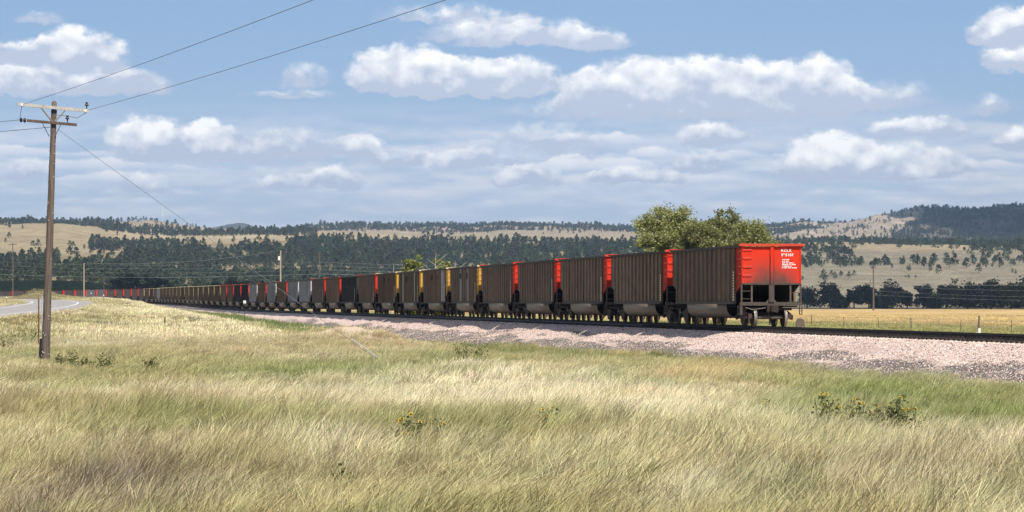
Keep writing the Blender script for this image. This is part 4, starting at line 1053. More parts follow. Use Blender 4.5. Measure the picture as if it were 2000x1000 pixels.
# ------------------------------------------------------------------ utility poles and wires
def build_poles():
    wood = M['pole']; Y = 105.0
    b = at(88, Y); top = Vector(((106 - 1000) * Y / F, Y, elev(200, Y)))
    e = empty('utility_pole', tuple(b)); tag(e, 'tall weathered wooden utility pole with two crossarms at left foreground', 'utility pole')
    ax = (top - b); H = ax.length
    def on(t, dx=0, dy=0, dz=0): v = ax * t; return Vector((v.x + dx, v.y + dy, v.z + dz))
    g = random.Random(2); pts = []; rr = []
    for i in range(26):
        t = i / 25; pts.append(tuple(on(t, g.uniform(-.006, .006), g.uniform(-.006, .006)))); rr.append(.165 - .068 * t + g.uniform(-.003, .003))
    pts.append(tuple(on(1.0, 0, 0, .05))); rr.append(.05); pts.insert(0, tuple(on(0, 0, 0, -.4))); rr.insert(0, .17)
    MB().tube(pts, rr, 14).build('pole_shaft', wood, e, smooth=True)
    kn = MB()                                     # knots and step bolts showing as pale bumps
    for i in range(34):
        t = g.uniform(.03, .93); a = g.uniform(math.pi * .9, math.pi * 2.1); r = .163 - .068 * t; c = on(t, r * math.cos(a), r * math.sin(a))
        kn.tube([tuple(c), tuple(c + Vector((math.cos(a) * .03, math.sin(a) * .03, 0)))], [.028, .012], 6)
    tag(kn.build('knots', M['knot'], e), kind='stuff')
    u = Vector((.955, .296, 0))                   # crossarm direction, across the line
    def arm(name, px0, py0, px1, py1, w, mat):
        # ends in the photo fix height; the arm lies across the line through the pole
        cz = elev((py0 + py1) / 2, Y) - b.z; cx = ((px0 + px1) / 2 - 1000) * Y / F - b.x
        hl = (px1 - px0) * Y / F / .955 / 2; sl = -(py1 - py0) * Y / F / 2
        m = MB(); c = Vector((cx, -.17, cz)); d = u * hl + Vector((0, 0, sl)); n = Vector((-.296, .955, 0)) * (w * .45); up = Vector((0, 0, w * .5))
        q = [c - d - n - up, c + d - n - up, c + d + n - up, c - d + n - up, c - d - n + up, c + d - n + up, c + d + n + up, c - d + n + up]
        m.v = [tuple(v) for v in q]; m.f = [[3, 2, 1, 0], [4, 5, 6, 7], [0, 1, 5, 4], [1, 2, 6, 5], [2, 3, 7, 6], [3, 0, 4, 7]]
        m.build(name, mat, e); return c, d
    c1, d1 = arm('crossarm', 39, 205.5, 172.5, 216, .115, M['arm_pale']); c2, d2 = arm('crossarm', 57, 237, 149, 243.5, .10, M['arm_dark'])
    def brace(p, q, r=.022, mat='brace'): MB().tube([tuple(p), tuple(q)], r, 6).build('brace', M[mat], e)
    sh = c1 + Vector((0, .08, 0))
    for t, s in ((-.33, -1), (.34, 1)): brace(c1 + d1 * t + Vector((0, -.06, -.05)), Vector((c1.x + s * .05, c1.y + .03, c1.z - .52)), .032, 'brace')
    for t, s in ((-.38, -1), (.36, 1)): brace(c2 + d2 * t + Vector((0, -.05, -.05)), Vector((c2.x + s * .11, c2.y + .05, c2.z - .5)), .014, 'brace_dark')
    def insulator(p, s=1.0):
        i = MB().lathe([(.01, .12), (.05, .12), (.055, .08), (.03, .06), (.075, .02), (.08, -.01), (.03, -.02), (.012, -.16), (.0, -.16)], 'z', (0, 0, 0), 12)
        i.build('insulator', M['insulator'], e, tuple(p), True)
    insulator(c1 + d1 * .93 + Vector((0, 0, .2))); insulator(c2 + d2 * .62 + Vector((0, 0, .2)))
    for t in (-1.10, -1.24):
        MB().lathe([(.0, -.05), (.05, -.05), (.085, -.02), (.085, .02), (.05, .05), (0, .05)], 'x', (0, 0, 0), 12).build('insulator', M['insulator'], e, tuple(c2 + d2 * t), True)
    for t in (-.86, .91): MB().lathe([(0, -.06), (.05, -.06), (.055, 0), (.04, .06), (0, .06)], 'y', (0, 0, 0), 10).build('insulator', M['white'], e, tuple(c1 + d1 * t + Vector((0, -.08, -.03))), True)
    MB().lathe([(0, -.05), (.115, -.05), (.115, .05), (0, .05)], 'z', (0, 0, 0), 12).build('band', M['insulator'], e, tuple(on(.965)))
    MB().tube([tuple(c1 + d1 * -.86 + Vector((0, -.1, -.05))), tuple(c1 + d1 * -.9 + Vector((0, -.1, -.4))), tuple(c2 + d2 * -1.3)], .012, 5).build('jumper_wire', M['wire'], e)
    a = c1 + d1 * .91 + Vector((0, -.05, -.08)); z = c2 + d2 * .62 + Vector((0, 0, .3)); m_ = (a + z) / 2 + Vector((.02, 0, -.14))
    MB().tube([tuple(a), tuple(m_), tuple(z), tuple(c2 + d2 * .2 + Vector((0, 0, .3)))], .012, 5).build('jumper_wire', M['wire'], e)
    def wire(name, p, q, sag, r, label, mat='wire', n=28, cat='wire'):
        P = []
        for i in range(n + 1):
            t = i / n; v = Vector(p).lerp(Vector(q), t); v.z -= sag * 4 * t * (1 - t); P.append(tuple(v))
        o = MB().tube(P, r, 5).build(name, M[mat]); return tag(o, label, cat)
    # two line wires come towards the camera and pass to its right
    wa = b + c1 + d1 * -.86; dirv = Vector((13.9, -41.0, 0)) / 41.0
    for (p, lab, hit) in ((wa, 'upper line wire from left end of the pale crossarm', (635, 0)), (b + c1 + d1 * .91, 'upper line wire from right end of the pale crossarm', (840, 0))):
        q = p + dirv * 150; q.z = p.z + 1.2; wire('power_wire', p, q, .92, .008, lab)
    for (t, dz, lab) in ((-1.3, 0, 'lower wire leaving the dark crossarm towards left edge'), (.0, -.16, 'second lower wire leaving the pole below dark crossarm')):
        p = b + c2 + d2 * t + Vector((0, 0, dz)); q = p + Vector((-60, 14, -.4)); wire('power_wire', p, q, 1.0, .011, lab)
    Yg = 104.0; an = at(762, Yg); gp = b + on((250 - 715) / (200 - 715.) , .1)
    gtop = Vector(((112 - 1000) * Y / F, Y, elev(252, Y)))
    ge = empty('guy_wire', tuple(an)); tag(ge, 'long slanting guy wire from the pole down to anchor in the grass', 'guy wire')
    MB().tube([tuple(gtop - an), (0, 0, -.1)], .008, 5).build('cable', M['wire'], ge)
    dv = (gtop - an).normalized(); MB().tube([tuple(dv * .25), tuple(dv * 1.75)], .015, 8).build('guard', M['guard'], ge)
    # posts by the foot of the pole
    def post(name, px, ytop, ybot, Y, r, mat, label, cat='post', tilt=0.0, flat=False):
        p = at(px, Y); h = elev(ytop, Y) - p.z
        m = MB()
        if flat: m.box(-r, r, -r * .3, r * .3, -.3, h * .97); m.box(-r * .25, r * .25, -r * 1.1, -r * .3, -.3, h)
        else: m.tube([(0, 0, -.3), (tilt * .5, 0, h * .5), (tilt, 0, h)], [r, r * .95, r * .85], 8)
        return tag(m.build(name, M[mat], None, tuple(p)), label, cat)
    post('steel_post', 75.5, 580, 632, 150, .035, 'rust', 'thin rusty steel post left of the big pole by road', flat=True)
    post('rubber_post', 76.5, 661, 705, 104, .045, 'slot', 'short black post at the foot of the big pole', tilt=.06)
    post('marker_post', 82, 574, 640, 122, .024, 'guard', 'pale blue marker strip half hidden behind the big pole', 'marker', flat=True)
    # small posts and signs in the middle distance
    post('fence_stake', 322, 619, 641, 0 + depth_of(322, 640), .06, 'slot', 'lone dark stake in the straw coloured grass')
    s = at(478, 262); e2 = empty('track_sign', tuple(s)); tag(e2, 'small white sign on thin post beside the ballast', 'sign')
    h = elev(587, 262) - s.z; MB().box(-.025, .025, -.025, .025, -.3, h).build('post', M['slot'], e2); MB().box(-.12, .12, -.045, -.03, h - .26, h).build('sign_plate', M['white'], e2)
    MB().box(-.018, .018, -.05, -.046, h - .23, h - .03).build('mark', M['slot'], e2)
    for (px, yt, Yd, lab) in ((13, 581, 430, 'white topped road delineator at the left edge'), (178, 573, 520, 'white topped delineator beside the far road curve'), (202.5, 577, 480, 'white topped delineator right of the far road curve')):
        p = at(px, Yd); h = elev(yt, Yd) - p.z; e3 = empty('road_delineator', tuple(p)); tag(e3, lab, 'delineator')
        MB().tube([(0, 0, -.3), (0, 0, h)], .035, 6).build('post', M['rust'], e3); MB().lathe([(0, -.11), (.1, -.08), (.1, .08), (0, .11)], 'z', (0, 0, 0), 8).build('reflector', M['white'], e3, (0, -.02, h))
    # far poles
    def far_pole(px, ytop, Yd, base_row, r, label, mat='pole', arms=1, box=False, boxes=0):
        X = (px - 1000) * Yd / F; zb = gz(X, Yd) if Yd < 1100 else -1.6; p = Vector((X, Yd, zb)); h = elev(ytop, Yd) - zb; e4 = empty('far_utility_pole', tuple(p)); tag(e4, label, 'utility pole')
        MB().tube([(0, 0, -.5), (0, 0, h)], [r, r * .7], 8).build('pole_shaft', M[mat], e4)
        for i in range(arms): MB().box(-1.1, 1.1, -.06, .06, h - .55 - i * .9, h - .40 - i * .9).build('crossarm', M['arm_dark'], e4)
        if box: MB().lathe([(0, -.5), (.28, -.5), (.28, .5), (0, .5)], 'z', (0, 0, 0), 10).build('transformer', M['white'], e4, (-.42, -.1, h - 2.0))
        return Vector((X, Yd, zb + h))
    t1 = far_pole(548, 489, 720, 552, .24, 'pale wooden pole with white transformer above the grey cars', 'pole_pale', 0, True)
    t2 = far_pole(624, 491, 780, 545, .16, 'dark wooden pole right of the transformer pole', 'pole', 2)
    t3 = far_pole(164, 514, 610, 580, .16, 'pale thin pole in front of the far left cars', 'pole_pale', 0)
    t4 = far_pole(25, 474, 760, 565, .17, 'tall dark pole near the left edge above far cars', 'pole', 1)
    t6 = far_pole(203, 535, 700, 580, .09, 'very thin grey pole above far left cars', 'pole', 0)
    t5 = far_pole(1706, 520, 950, 602, .30, 'tall weathered pole standing in the hay field at right', 'pole', 1)
    MB().box(-.5, .5, -.05, .05, -4.6, -4.4)
    wire('far_wire', t3, t1, 1.2, .022, 'thin wire between pale thin pole and transformer pole', 'wire_far')
    w = Vector((-190, 760, 0))
    for i, (z0, z1) in enumerate(((13.4, 12.6), (12.3, 11.6), (11.2, 10.5), (9.8, 9.4))):
        a = Vector((-160, 800, z0)); bq = t2.copy(); bq.z = z1 - .4; cq = Vector((260, 900, z1 - 1.4))
        wire('far_wire', a, bq, 1.3, .013 if i < 3 else .022, f'faint wire strung across the wooded scarp at left, {["top", "second", "third", "lowest"][i]} of four', 'wire_far')
        wire('far_wire', bq, cq, 2.2, .013 if i < 3 else .022, f'faint wire running right from the dark pole behind the train, {["top", "second", "third", "lowest"][i]} of four', 'wire_far')
    for i, (dz, sg) in enumerate(((-6.6, 1.0), (-8.2, 1.4), (-9.6, 1.2))):
        p = t5 + Vector((0, 0, dz)); q = Vector((230, 930, t5.z + dz - 1.5)); wire('far_wire', p, q, sg, .014, f'pale wire running right from the hay field pole, {["top", "middle", "bottom"][i]} of three', 'wire_far')
    # fence beyond the line
    fpts = [(1585, 335), (1648, 318), (1716, 302), (1780, 288), (1834, 276), (1876, 268), (1911, 260), (1976, 248), (2050, 236), (2140, 224)]
    fe = empty('wire_fence', tuple(at(1911, 260))); tag(fe, 'old post and wire fence between green verge and hay field', 'fence')
    tops = []
    for i, (px, Yd) in enumerate(fpts):
        p = at(px, Yd); thick = .085 if i in (6,) else (.05 if i % 3 == 0 else .03); h = 1.25 if i != 6 else 1.6
        MB().tube([(0, 0, -.2), (g.uniform(-.04, .04), 0, h * .6), (g.uniform(-.08, .08), 0, h)], [thick, thick, thick * .85], 7).build('post', M['pole' if i != 4 else 'pole_pale'], fe, tuple(p - fe.location)); tops.append(p - fe.location)
    for hz in (.55, .85, 1.15):
        MB().tube([tuple(t + Vector((0, 0, hz))) for t in tops], .010, 4).build('fence_wire', M['wire_far'], fe)
    p = at(1913, 170); h = elev(641, 170) - p.z
    tag(MB().box(-.07, .07, -.03, .03, -.3, h).box(-.19, -.07, -.03, .03, h - .34, h - .26).build('marker_post', M['white'], None, tuple(p)), 'short white marker post just beyond the rails at right', 'marker')
    p = at(1563, 300); h = elev(622, 300) - p.z
    tag(MB().prism([(-.48, -.2), (.5, -.2), (.52, .2), (.36, h * .9), (.1, h), (-.3, h * .97), (-.46, h * .6)], 'y', -.35, .35).build('stump', M['pole'], None, tuple(p)), 'brown weathered stump in the grass right of the red car end', 'stump')
    # radio mast on the far hill
    Yd = 5150.0; X = (318 - 1000) * Yd / F; zb = float(hill_z(np.array([318.]), np.array([Yd]))[0]); h = elev(404, Yd) - zb
    me_ = empty('radio_mast', (X, Yd, zb)); tag(me_, 'thin pale radio mast on the bare far hill', 'mast')
    for a in range(3): MB().tube([(.9 * math.cos(a * 2.09), .9 * math.sin(a * 2.09), 0), (.35 * math.cos(a * 2.09), .35 * math.sin(a * 2.09), h)], .12, 5).build('leg', M['mast'], me_)
    m = MB()
    for i in range(14):
        z0 = h * i / 14; r0 = .9 - .55 * i / 14
        for a in range(3): m.tube([(r0 * math.cos(a * 2.09), r0 * math.sin(a * 2.09), z0), (r0 * math.cos(a * 2.09 + 2.09), r0 * math.sin(a * 2.09 + 2.09), z0 + h / 14)], .06, 4, False)
    tag(m.build('lattice', M['mast'], me_), kind='stuff')

# ------------------------------------------------------------------ grass
def grass_material():
    m, nt, b = material('prairie grass')
    t = attr(nt, 'tint', 'INSTANCER'); h = attr(nt, 'h', fac=True); lv = attr(nt, 'lv', fac=True); r = orandom(nt)
    # stem green-brown at the foot, straw seed heads at the tip
    foot = mix(nt, .55, t, (.20, .19, .07), 'MULTIPLY'); foot = mix(nt, .5, foot, (.11, .105, .04))
    c = mix(nt, h.step(.0, .7), foot, t)
    c = mix(nt, h.step(.62, .9) * lv.step(.5, .8) * .16, c, (.66, .56, .37))
    k = (lv - .5) * .78 + (r - .5) * .35 + 1.08
    hs = nt.nodes.new('ShaderNodeHueSaturation'); nt.links.new(c.s, hs.inputs['Color']); nt.links.new(k.s, hs.inputs['Value'])
    nt.links.new(hs.outputs[0], b.inputs['Base Color']); b.inputs['Roughness'].default_value = .55; b.inputs['Specular IOR Level'].default_value = .3
    out = nt.nodes['Material Output']; tr = nt.nodes.new('ShaderNodeBsdfTranslucent'); nt.links.new(hs.outputs[0], tr.inputs[0])
    mx = nt.nodes.new('ShaderNodeMixShader'); mx.inputs[0].default_value = .22; nt.links.new(b.outputs[0], mx.inputs[1]); nt.links.new(tr.outputs[0], mx.inputs[2]); nt.links.new(mx.outputs[0], out.inputs[0])
    M['grass'] = m
def tuft(name, nb, rad, height, width, seed, lean=.5, droop=.25, stalk=.35):
    g = np.random.default_rng(seed); seg = 4
    x0 = g.normal(0, rad * .5, nb); y0 = g.normal(0, rad * .5, nb)
    head = g.random(nb) < stalk                     # tall pale stems with seed heads among shorter leaves
    H = height * np.where(head, g.uniform(.7, 1.1, nb), g.uniform(.35, .9, nb)); ln = H * g.normal(lean, .26, nb) * np.where(head, 1, .8); ly = H * g.normal(0, .3, nb); dr = g.uniform(.0, droop, nb)
    fa = g.uniform(0, np.pi, nb); fx, fy = np.cos(fa), np.sin(fa) * .6
    V = []; hh = []
    prof = [1.0, .9, .7, .45, .1]
    for i in range(seg + 1):
        t = i / seg; x = x0 + ln * t ** 1.6; y = y0 + ly * t ** 1.5; z = H * (t - dr * t ** 3)
        w = width * np.where(head, [.8, .6, .5, 1.3, .35][i], prof[i])
        V.append(np.stack([x - fx * w / 2, y - fy * w / 2, z], -1)); V.append(np.stack([x + fx * w / 2, y + fy * w / 2, z], -1)); hh += [t, t]
    V = np.stack(V, 1).reshape(-1, 3); k = 2 * (seg + 1)
    base = np.arange(nb)[:, None] * k
    Fc = np.concatenate([base + np.array([[2 * i, 2 * i + 1, 2 * i + 3, 2 * i + 2]]) for i in range(seg)], 0)
    me = mesh_np(name, V, Fc, [M['grass']])
    a = me.attributes.new('h', 'FLOAT', 'POINT'); a.data.foreach_set('value', np.tile(np.array(hh, np.float32), nb))
    lv = np.repeat(np.where(head, g.uniform(.55, 1, nb), g.uniform(0, .6, nb)).astype(np.float32), k); a = me.attributes.new('lv', 'FLOAT', 'POINT'); a.data.foreach_set('value', lv)
    return proto(name, me)
STRAW = np.array([.55, .455, .245]); CREAM = np.array([.74, .655, .43]); TAN = np.array([.40, .29, .15]); GREEN = np.array([.18, .225, .05]); OLIVE = np.array([.295, .275, .105]); MAUVE = np.array([.245, .195, .135]); GOLD = np.array([.55, .41, .18]); SAGE = np.array([.30, .30, .19]); DKGRN = np.array([.085, .125, .03])
PATCH = [  # photo x, photo y (as seen), radii, colour, weight: lasting patches of plant cover
    (600, 728, 230, 26, GREEN, .9), (350, 715, 200, 18, OLIVE, .7), (850, 715, 150, 14, GREEN * .6 + OLIVE * .4, .6), (1000, 700, 320, 16, OLIVE, .5), (180, 757, 110, 12, GREEN, .6), (1720, 775, 200, 34, GREEN, .95), (1940, 805, 130, 36, GREEN, .95), (1230, 733, 70, 14, GREEN, .9), (860, 810, 70, 12, GREEN, .6), (730, 832, 70, 16, OLIVE, .7),
    (1000, 750, 190, 24, CREAM, 1.25), (800, 772, 200, 26, CREAM, 1.1), (1250, 796, 210, 26, CREAM, 1.25), (560, 770, 140, 14, CREAM, .5), (1050, 775, 120, 24, CREAM, .6), (110, 868, 150, 22, GOLD * .5 + CREAM * .5, .8), (320, 893, 140, 18, GOLD * .4 + CREAM * .6, .8), (640, 890, 90, 22, CREAM, .7), (1910, 862, 70, 12, CREAM, .9), (1330, 960, 90, 30, CREAM, .6), (80, 778, 90, 10, STRAW, .8),
    (230, 958, 240, 34, MAUVE, .95), (110, 985, 200, 25, MAUVE * .7 + TAN * .3, 1.0), (1720, 940, 260, 34, TAN * .5 + MAUVE * .5, .65), (100, 806, 170, 16, TAN * .6 + OLIVE * .4, .7), (430, 830, 150, 16, OLIVE, .5), (900, 955, 200, 22, OLIVE, .5), (1500, 965, 160, 28, OLIVE * .7 + SAGE * .3, .65), (1400, 900, 120, 16, TAN, .5), (1400, 724, 90, 12, GOLD, .9), (1550, 735, 120, 12, OLIVE, .6), (720, 660, 70, 14, TAN, .8), (1870, 730, 150, 10, SAGE, .6), (1290, 880, 100, 20, STRAW, .5),
    (310, 640, 240, 22, GOLD * .3 + CREAM * .8, .9), (260, 605, 120, 12, CREAM * .9 + GOLD * .2, .95), (420, 672, 200, 14, TAN * .5 + STRAW * .5, .6), (60, 625, 90, 12, TAN * .6 + OLIVE * .4, .7), (200, 620, 60, 9, OLIVE, .8), (40, 660, 60, 14, OLIVE, .6), (150, 700, 170, 12, OLIVE, .6), (1380, 700, 120, 7, OLIVE, .5), (560, 690, 200, 10, SAGE * .5 + STRAW * .5, .5),
]
def tints(X, Y, z, g):
    px = 1000 + F * X / Y; row = 590 - (z + .25 - EYE) * F / Y; n = len(X)
    n1 = fbm(X * .18 + 3, Y * .10, 4); n2 = fbm(X * .55 + 30, Y * .3, 3); n3 = fbm(X * .07 + 60, Y * .03 + 8, 3)
    C = np.zeros((n, 3)) + STRAW; off0 = left_off(X, Y)
    def put(w, c): 
        nonlocal C
        w = np.clip(w, 0, 1)[:, None]; C = C * (1 - w) + c * w
    put(sst(.5, .66, n1) * .7, OLIVE); put(sst(.53, .66, n2) * .55, TAN); put(sst(.54, .68, 1 - n1) * .6, CREAM); put(sst(.56, .7, n3) * .4, SAGE); put(sst(.46, .60, 1 - n3) * .42 * (off0 > 0), GREEN * .5 + OLIVE * .5)
    wx = (fbm(X * .30 + 13, Y * .12 + 4, 3) - .5) * 260; wy = (fbm(X * .25 + 41, Y * .15 + 9, 3) - .5) * 70 * np.clip(60 / Y, .25, 1.2)
    px = px + wx; row = row + wy
    for cx, cy, rx, ry, c, w in PATCH:
        d = ((px - cx) / rx) ** 2 + ((row - cy) / ry) ** 2
        put(w * np.exp(-d * .9) * (.55 + .9 * n2), c)
    off = left_off(X, Y)
    put((Y > 135) * (1 - sst(10, 15.0, off)) * (off > 3) * sst(.34, .46, n1 + .1), DKGRN * .6 + GREEN * .4); put((Y > 140) * (Y < 215) * (1 - sst(10, 15.0, off)) * (off > 3) * sst(.52, .6, n2), GOLD * .5 + OLIVE * .5)
    put((off > 15) * (off < 19) * (Y > 200) * .6, CREAM)
    right = off < -3; hay = np.where((fbm(X * .06, Y * .02, 3) > .5)[:, None], GOLD, TAN * .6 + GOLD * .4)
    wr = right * 1.0; put(wr, GREEN * .3 + OLIVE * .7)
    w = right * sst(55, 88, -off + (n3 - .5) * 40); C = C * (1 - w[:, None]) + hay * w[:, None]
    return np.clip(C * g.uniform(.70, 1.28, (n, 1)) * (1 + g.normal(0, .05, (n, 3))), .02, .9)
def build_grass():
    g = np.random.default_rng(31)
    protos = [tuft('grass_tuft', 60, .18, .43, .0048, 300 + k, .30 + .08 * k, .3, (.4, .3, .2, .5)[k]) for k in range(4)] + [tuft('grass_tuft', 44, .32, .43, .010, 310 + k, .28 + .08 * k, .3, (.4, .3, .2, .5)[k]) for k in range(4)] + [tuft('grass_tuft', 34, .7, .42, .03, 320 + k, .3) for k in range(3)]
    PX = []; YY = []; SC = []; IX = []
    def band(n, y0, y1, px0, px1, kinds, sc, p=2.0):
        Y = (g.uniform(y0 ** p, y1 ** p, n)) ** (1 / p); px = g.uniform(px0, px1, n); PX.append(px); YY.append(Y); SC.append(g.uniform(sc[0], sc[1], n)); IX.append(g.choice(kinds, n))
    band(29500, 13, 62, -430, 2430, [0, 1, 2, 3], (.75, 1.25), 1.6)
    band(69000, 56, 185, -340, 2340, [4, 5, 6, 7], (.75, 1.25), 1.5)
    band(46000, 165, 760, -290, 760, [8, 9, 10], (.7, 1.2), 1.4)
    band(21000, 150, 620, 1480, 2420, [8, 9, 10], (.6, 1.0), 1.3)
    # taller bunches standing out of the sward
    for q in range(150):
        yq = 20 + 105 * g.random() ** 1.2; pq = g.uniform(-150, 2150); k = int(g.integers(4, 14)); PX.append(pq + g.normal(0, 14, k) * 60 / yq); YY.append(yq + g.normal(0, .35, k)); SC.append(g.uniform(1.05, 1.4, k)); IX.append(g.choice([0, 3] if yq < 60 else [4, 7], k))
    band(2500, 160, 420, 760, 1480, [8, 9, 10], (.6, 1.0), 1.3)
    px = np.concatenate(PX); Y = np.concatenate(YY); sc = np.concatenate(SC); ix = np.concatenate(IX); X = (px - 1000) * Y / F
    off = left_off(X, Y); z = ground_z(X, Y)
    n2 = fbm(X * .3 + 11, Y * .3, 3)
    n4 = fbm(X * .12 + 3, Y * .09 + 21, 3)
    keep = (off > 5.0 + (n2 - .5) * 3.4 + (n4 - .5) * 4.0) | (off < -6.0) | ((off > 3.3) & (g.random(len(X)) < .12) & (n2 > .45))
    keep &= ~((X > road_c(Y) - 5.2) & (X < road_c(Y) + 6.4 + (n2 - .5)))
    keep &= ~((fbm(X * 1.1 + 5, Y * .8, 3) > .62) & (Y < 190) & (g.random(len(X)) < .7))
    # bare sandy bank beside the ditch
    keep &= ~((((X + 9.3 + (Y - 164) * .30) / 2.7) ** 2 + ((Y - 162.5) / 3.6) ** 2 < 1) & (n2 > .36))
    keep &= ~((off > 14.2) & (off < 15.9) & (Y > 205) & (n2 > .38))
    sand = (off > 4) & (off < 7) & (Y < 140); keep &= ~(sand & (n2 > .55))
    X, Y, z, sc, ix, off = X[keep], Y[keep], z[keep], sc[keep], ix[keep], off[keep]
    tn = tints(X, Y, z, g)
    hgt = sc * (.45 + 1.1 * fbm(X * .35 + 70, Y * .25, 3)) * (.75 + .5 * fbm(X * 1.4, Y * 1.1, 2)) * np.where(off < 0, .9, 1.0) * np.where((off > 4) & (off < 12) & (Y > 140), 1.45, 1.0)
    o = scatter('prairie_grass', np.stack([X, Y, z - .03], -1), protos, np.stack([sc, sc, hgt], -1), g.normal(0, .75, len(X)), ix, tn)
    tag(o, 'tall wind-blown prairie grass, straw and green, over the whole foreground', 'grass')

# ------------------------------------------------------------------ weeds
def build_weeds():
    g = np.random.default_rng(77); gl = leaf_material('sunflower leaves', (.09, .105, .03), (.19, .195, .06), None, .25); sg = leaf_material('sage leaves', (.15, .165, .105), (.26, .28, .19), None, .1)
    stem = simple('green stem', (.12, .14, .05), .7); petal = simple('yellow petals', (.80, .52, .03), .6, var=.1); eye = simple('brown flower eye', (.10, .06, .02), .9)
    def sunflower(px, py, hpx, spread, nst, nfl, label, dry=False):
        Y = depth_of(px, py); b = at(px, Y); H = hpx * 1.5 * Y / F; W = spread * Y / F; e = empty('wild_sunflower', tuple(b)); tag(e, label, 'wildflower', 'wild sunflowers in the grass')
        C = []; tips = []
        sm = MB()
        for i in range(nst):
            a = g.uniform(0, 6.28); r = W * .5 * g.uniform(.1, 1); h = H * g.uniform(.6, 1.0); t = np.array([r * math.cos(a), r * math.sin(a) * .6, h]); base = np.array([r * .3 * math.cos(a), r * .3 * math.sin(a), -.05]); mid = (base + t) / 2 + g.normal(0, .03, 3)
            sm.tube([tuple(base), tuple(mid), tuple(t)], [.008, .007, .004], 4, False); tips.append(t)
            for q in np.linspace(.35, .97, 12):
                c = base * (1 - q) ** 2 + mid * 2 * q * (1 - q) + t * q * q; C.append(c + g.normal(0, 1, (3, 3)) * np.array([.045, .045, .03]))
        tag(sm.build('stems', stem, e), kind='stuff')
        if not dry: tag(obj('foliage', leaf_mesh('foliage', np.concatenate(C), g.uniform(.016, .038, len(C) * 3), gl, g, .6), e), kind='stuff')
        for t in tips[:nfl]:
            f = MB(); nrm = Vector((g.uniform(-.4, .6), -1, g.uniform(.2, .9))).normalized(); q = nrm.to_track_quat('Z', 'Y'); R_ = .030
            for k in range(10):
                a0 = k * .628; pts = [(.012 * math.cos(a0), .012 * math.sin(a0), 0), (R_ * .6 * math.cos(a0 - .22), R_ * .6 * math.sin(a0 - .22), .004), (R_ * math.cos(a0), R_ * math.sin(a0), 0), (R_ * .6 * math.cos(a0 + .22), R_ * .6 * math.sin(a0 + .22), .004)]
                o_ = len(f.v); f.v += pts; f.f.append([o_, o_ + 1, o_ + 2, o_ + 3])
            fo = f.build('flower', petal, e, tuple(t)); fo.rotation_euler = q.to_euler()
            MB().lathe([(0, .012), (.013, .010), (.016, 0), (0, -.004)], 'z', (0, 0, 0), 8).build('flower_eye', eye, fo)
    for a in ((748, 905, 48, 40, 5, 1, 'low wild sunflower, leftmost of the group left of centre'), (786, 905, 58, 50, 7, 3, 'bushy wild sunflower in middle of the group left of centre'), (812, 900, 60, 46, 7, 3, 'taller wild sunflower right in the group left of centre'), (860, 893, 50, 26, 3, 2, 'slender single wild sunflower right of the group left of centre'),
              (1065, 868, 46, 40, 6, 3, 'wild sunflower standing alone near centre of the grass'), (1500, 822, 26, 36, 5, 1, 'small wild sunflower left of the big right hand patch'),
              (1610, 862, 64, 50, 8, 3, 'wild sunflower at left end of the right hand patch'), (1645, 866, 60, 60, 9, 4, 'wild sunflower second in the right hand patch'), (1680, 870, 56, 60, 9, 4, 'wild sunflower third in the right hand patch'), (1715, 872, 56, 60, 9, 2, 'dense wild sunflower in middle right of the right hand patch'), (1755, 872, 66, 60, 9, 3, 'tall wild sunflower with arching stems in the right hand patch'), (1785, 878, 54, 50, 8, 3, 'wild sunflower at right end of the right hand patch'),
              (1180, 762, 16, 24, 4, 1, 'tiny wild sunflower on the pale grass near the ballast'), (672, 985, 44, 40, 5, 1, 'leafy wild sunflower at bottom left of centre')): sunflower(*a)
    def bush(px, py, hpx, wpx, mat, label, name='weed', cat='weed', n=420, leafs=.034, group=None):
        Y = depth_of(px, py); b = at(px, Y); H = hpx * 1.3 * Y / F; W = wpx * Y / F; e = empty(name, tuple(b)); tag(e, label, cat, group)
        k = 9; L = np.stack([g.uniform(-.5, .5, k) * W, g.uniform(-.3, .3, k) * W, g.uniform(.3, .8, k) * H], -1)
        m = MB()
        for c in L: m.tube([(0, 0, -.05), tuple(c * (.5, .5, .6)), tuple(c)], [.012, .010, .005], 4, False)
        tag(m.build('stems', stem, e), kind='stuff')
        C = np.concatenate([c + g.normal(0, 1, (n // k, 3)) * np.array([W * .13, W * .13, H * .16]) for c in L]); tag(obj('foliage', leaf_mesh('foliage', C, leafs * g.uniform(.6, 1.3, len(C)), mat, g, .8), e), kind='stuff')
    for a in ((30, 672, 30, 40, gl, 'dark green weed left of the big pole'), (58, 676, 34, 40, gl, 'dark green weed close behind the big pole at left'), (205, 735, 34, 36, gl, 'tall dark green weed right of the big pole foot'), (130, 722, 26, 34, gl, 'leafy weed just right of the big pole foot'), (160, 726, 22, 40, gl, 'low leafy weed right of the pole'), (290, 735, 24, 26, gl, 'spindly weed in the grass right of the pole'), (8, 690, 24, 40, gl, 'green weed at left edge of the grass'), (920, 718, 34, 56, gl, 'green bush at the grass edge below the ballast'), (890, 700, 18, 50, gl, 'low dark green bush in the ditch'), (1480, 985, 30, 40, gl, 'low weed at the bottom of the grass right of centre')): bush(*a)
    for a in ((345, 628, 12, 26, sg, 'grey sagebrush on the straw coloured slope'), (195, 637, 9, 34, sg, 'grey green sagebrush in the grass right of the road'), (255, 735, 14, 30, sg, 'low grey sagebrush right of the leafy weeds'), (375, 632, 14, 12, sg, 'spindly thistle on the straw coloured slope'), (388, 630, 10, 10, sg, 'smaller spindly thistle beside the other one')): bush(*a, name='sagebrush', cat='shrub')

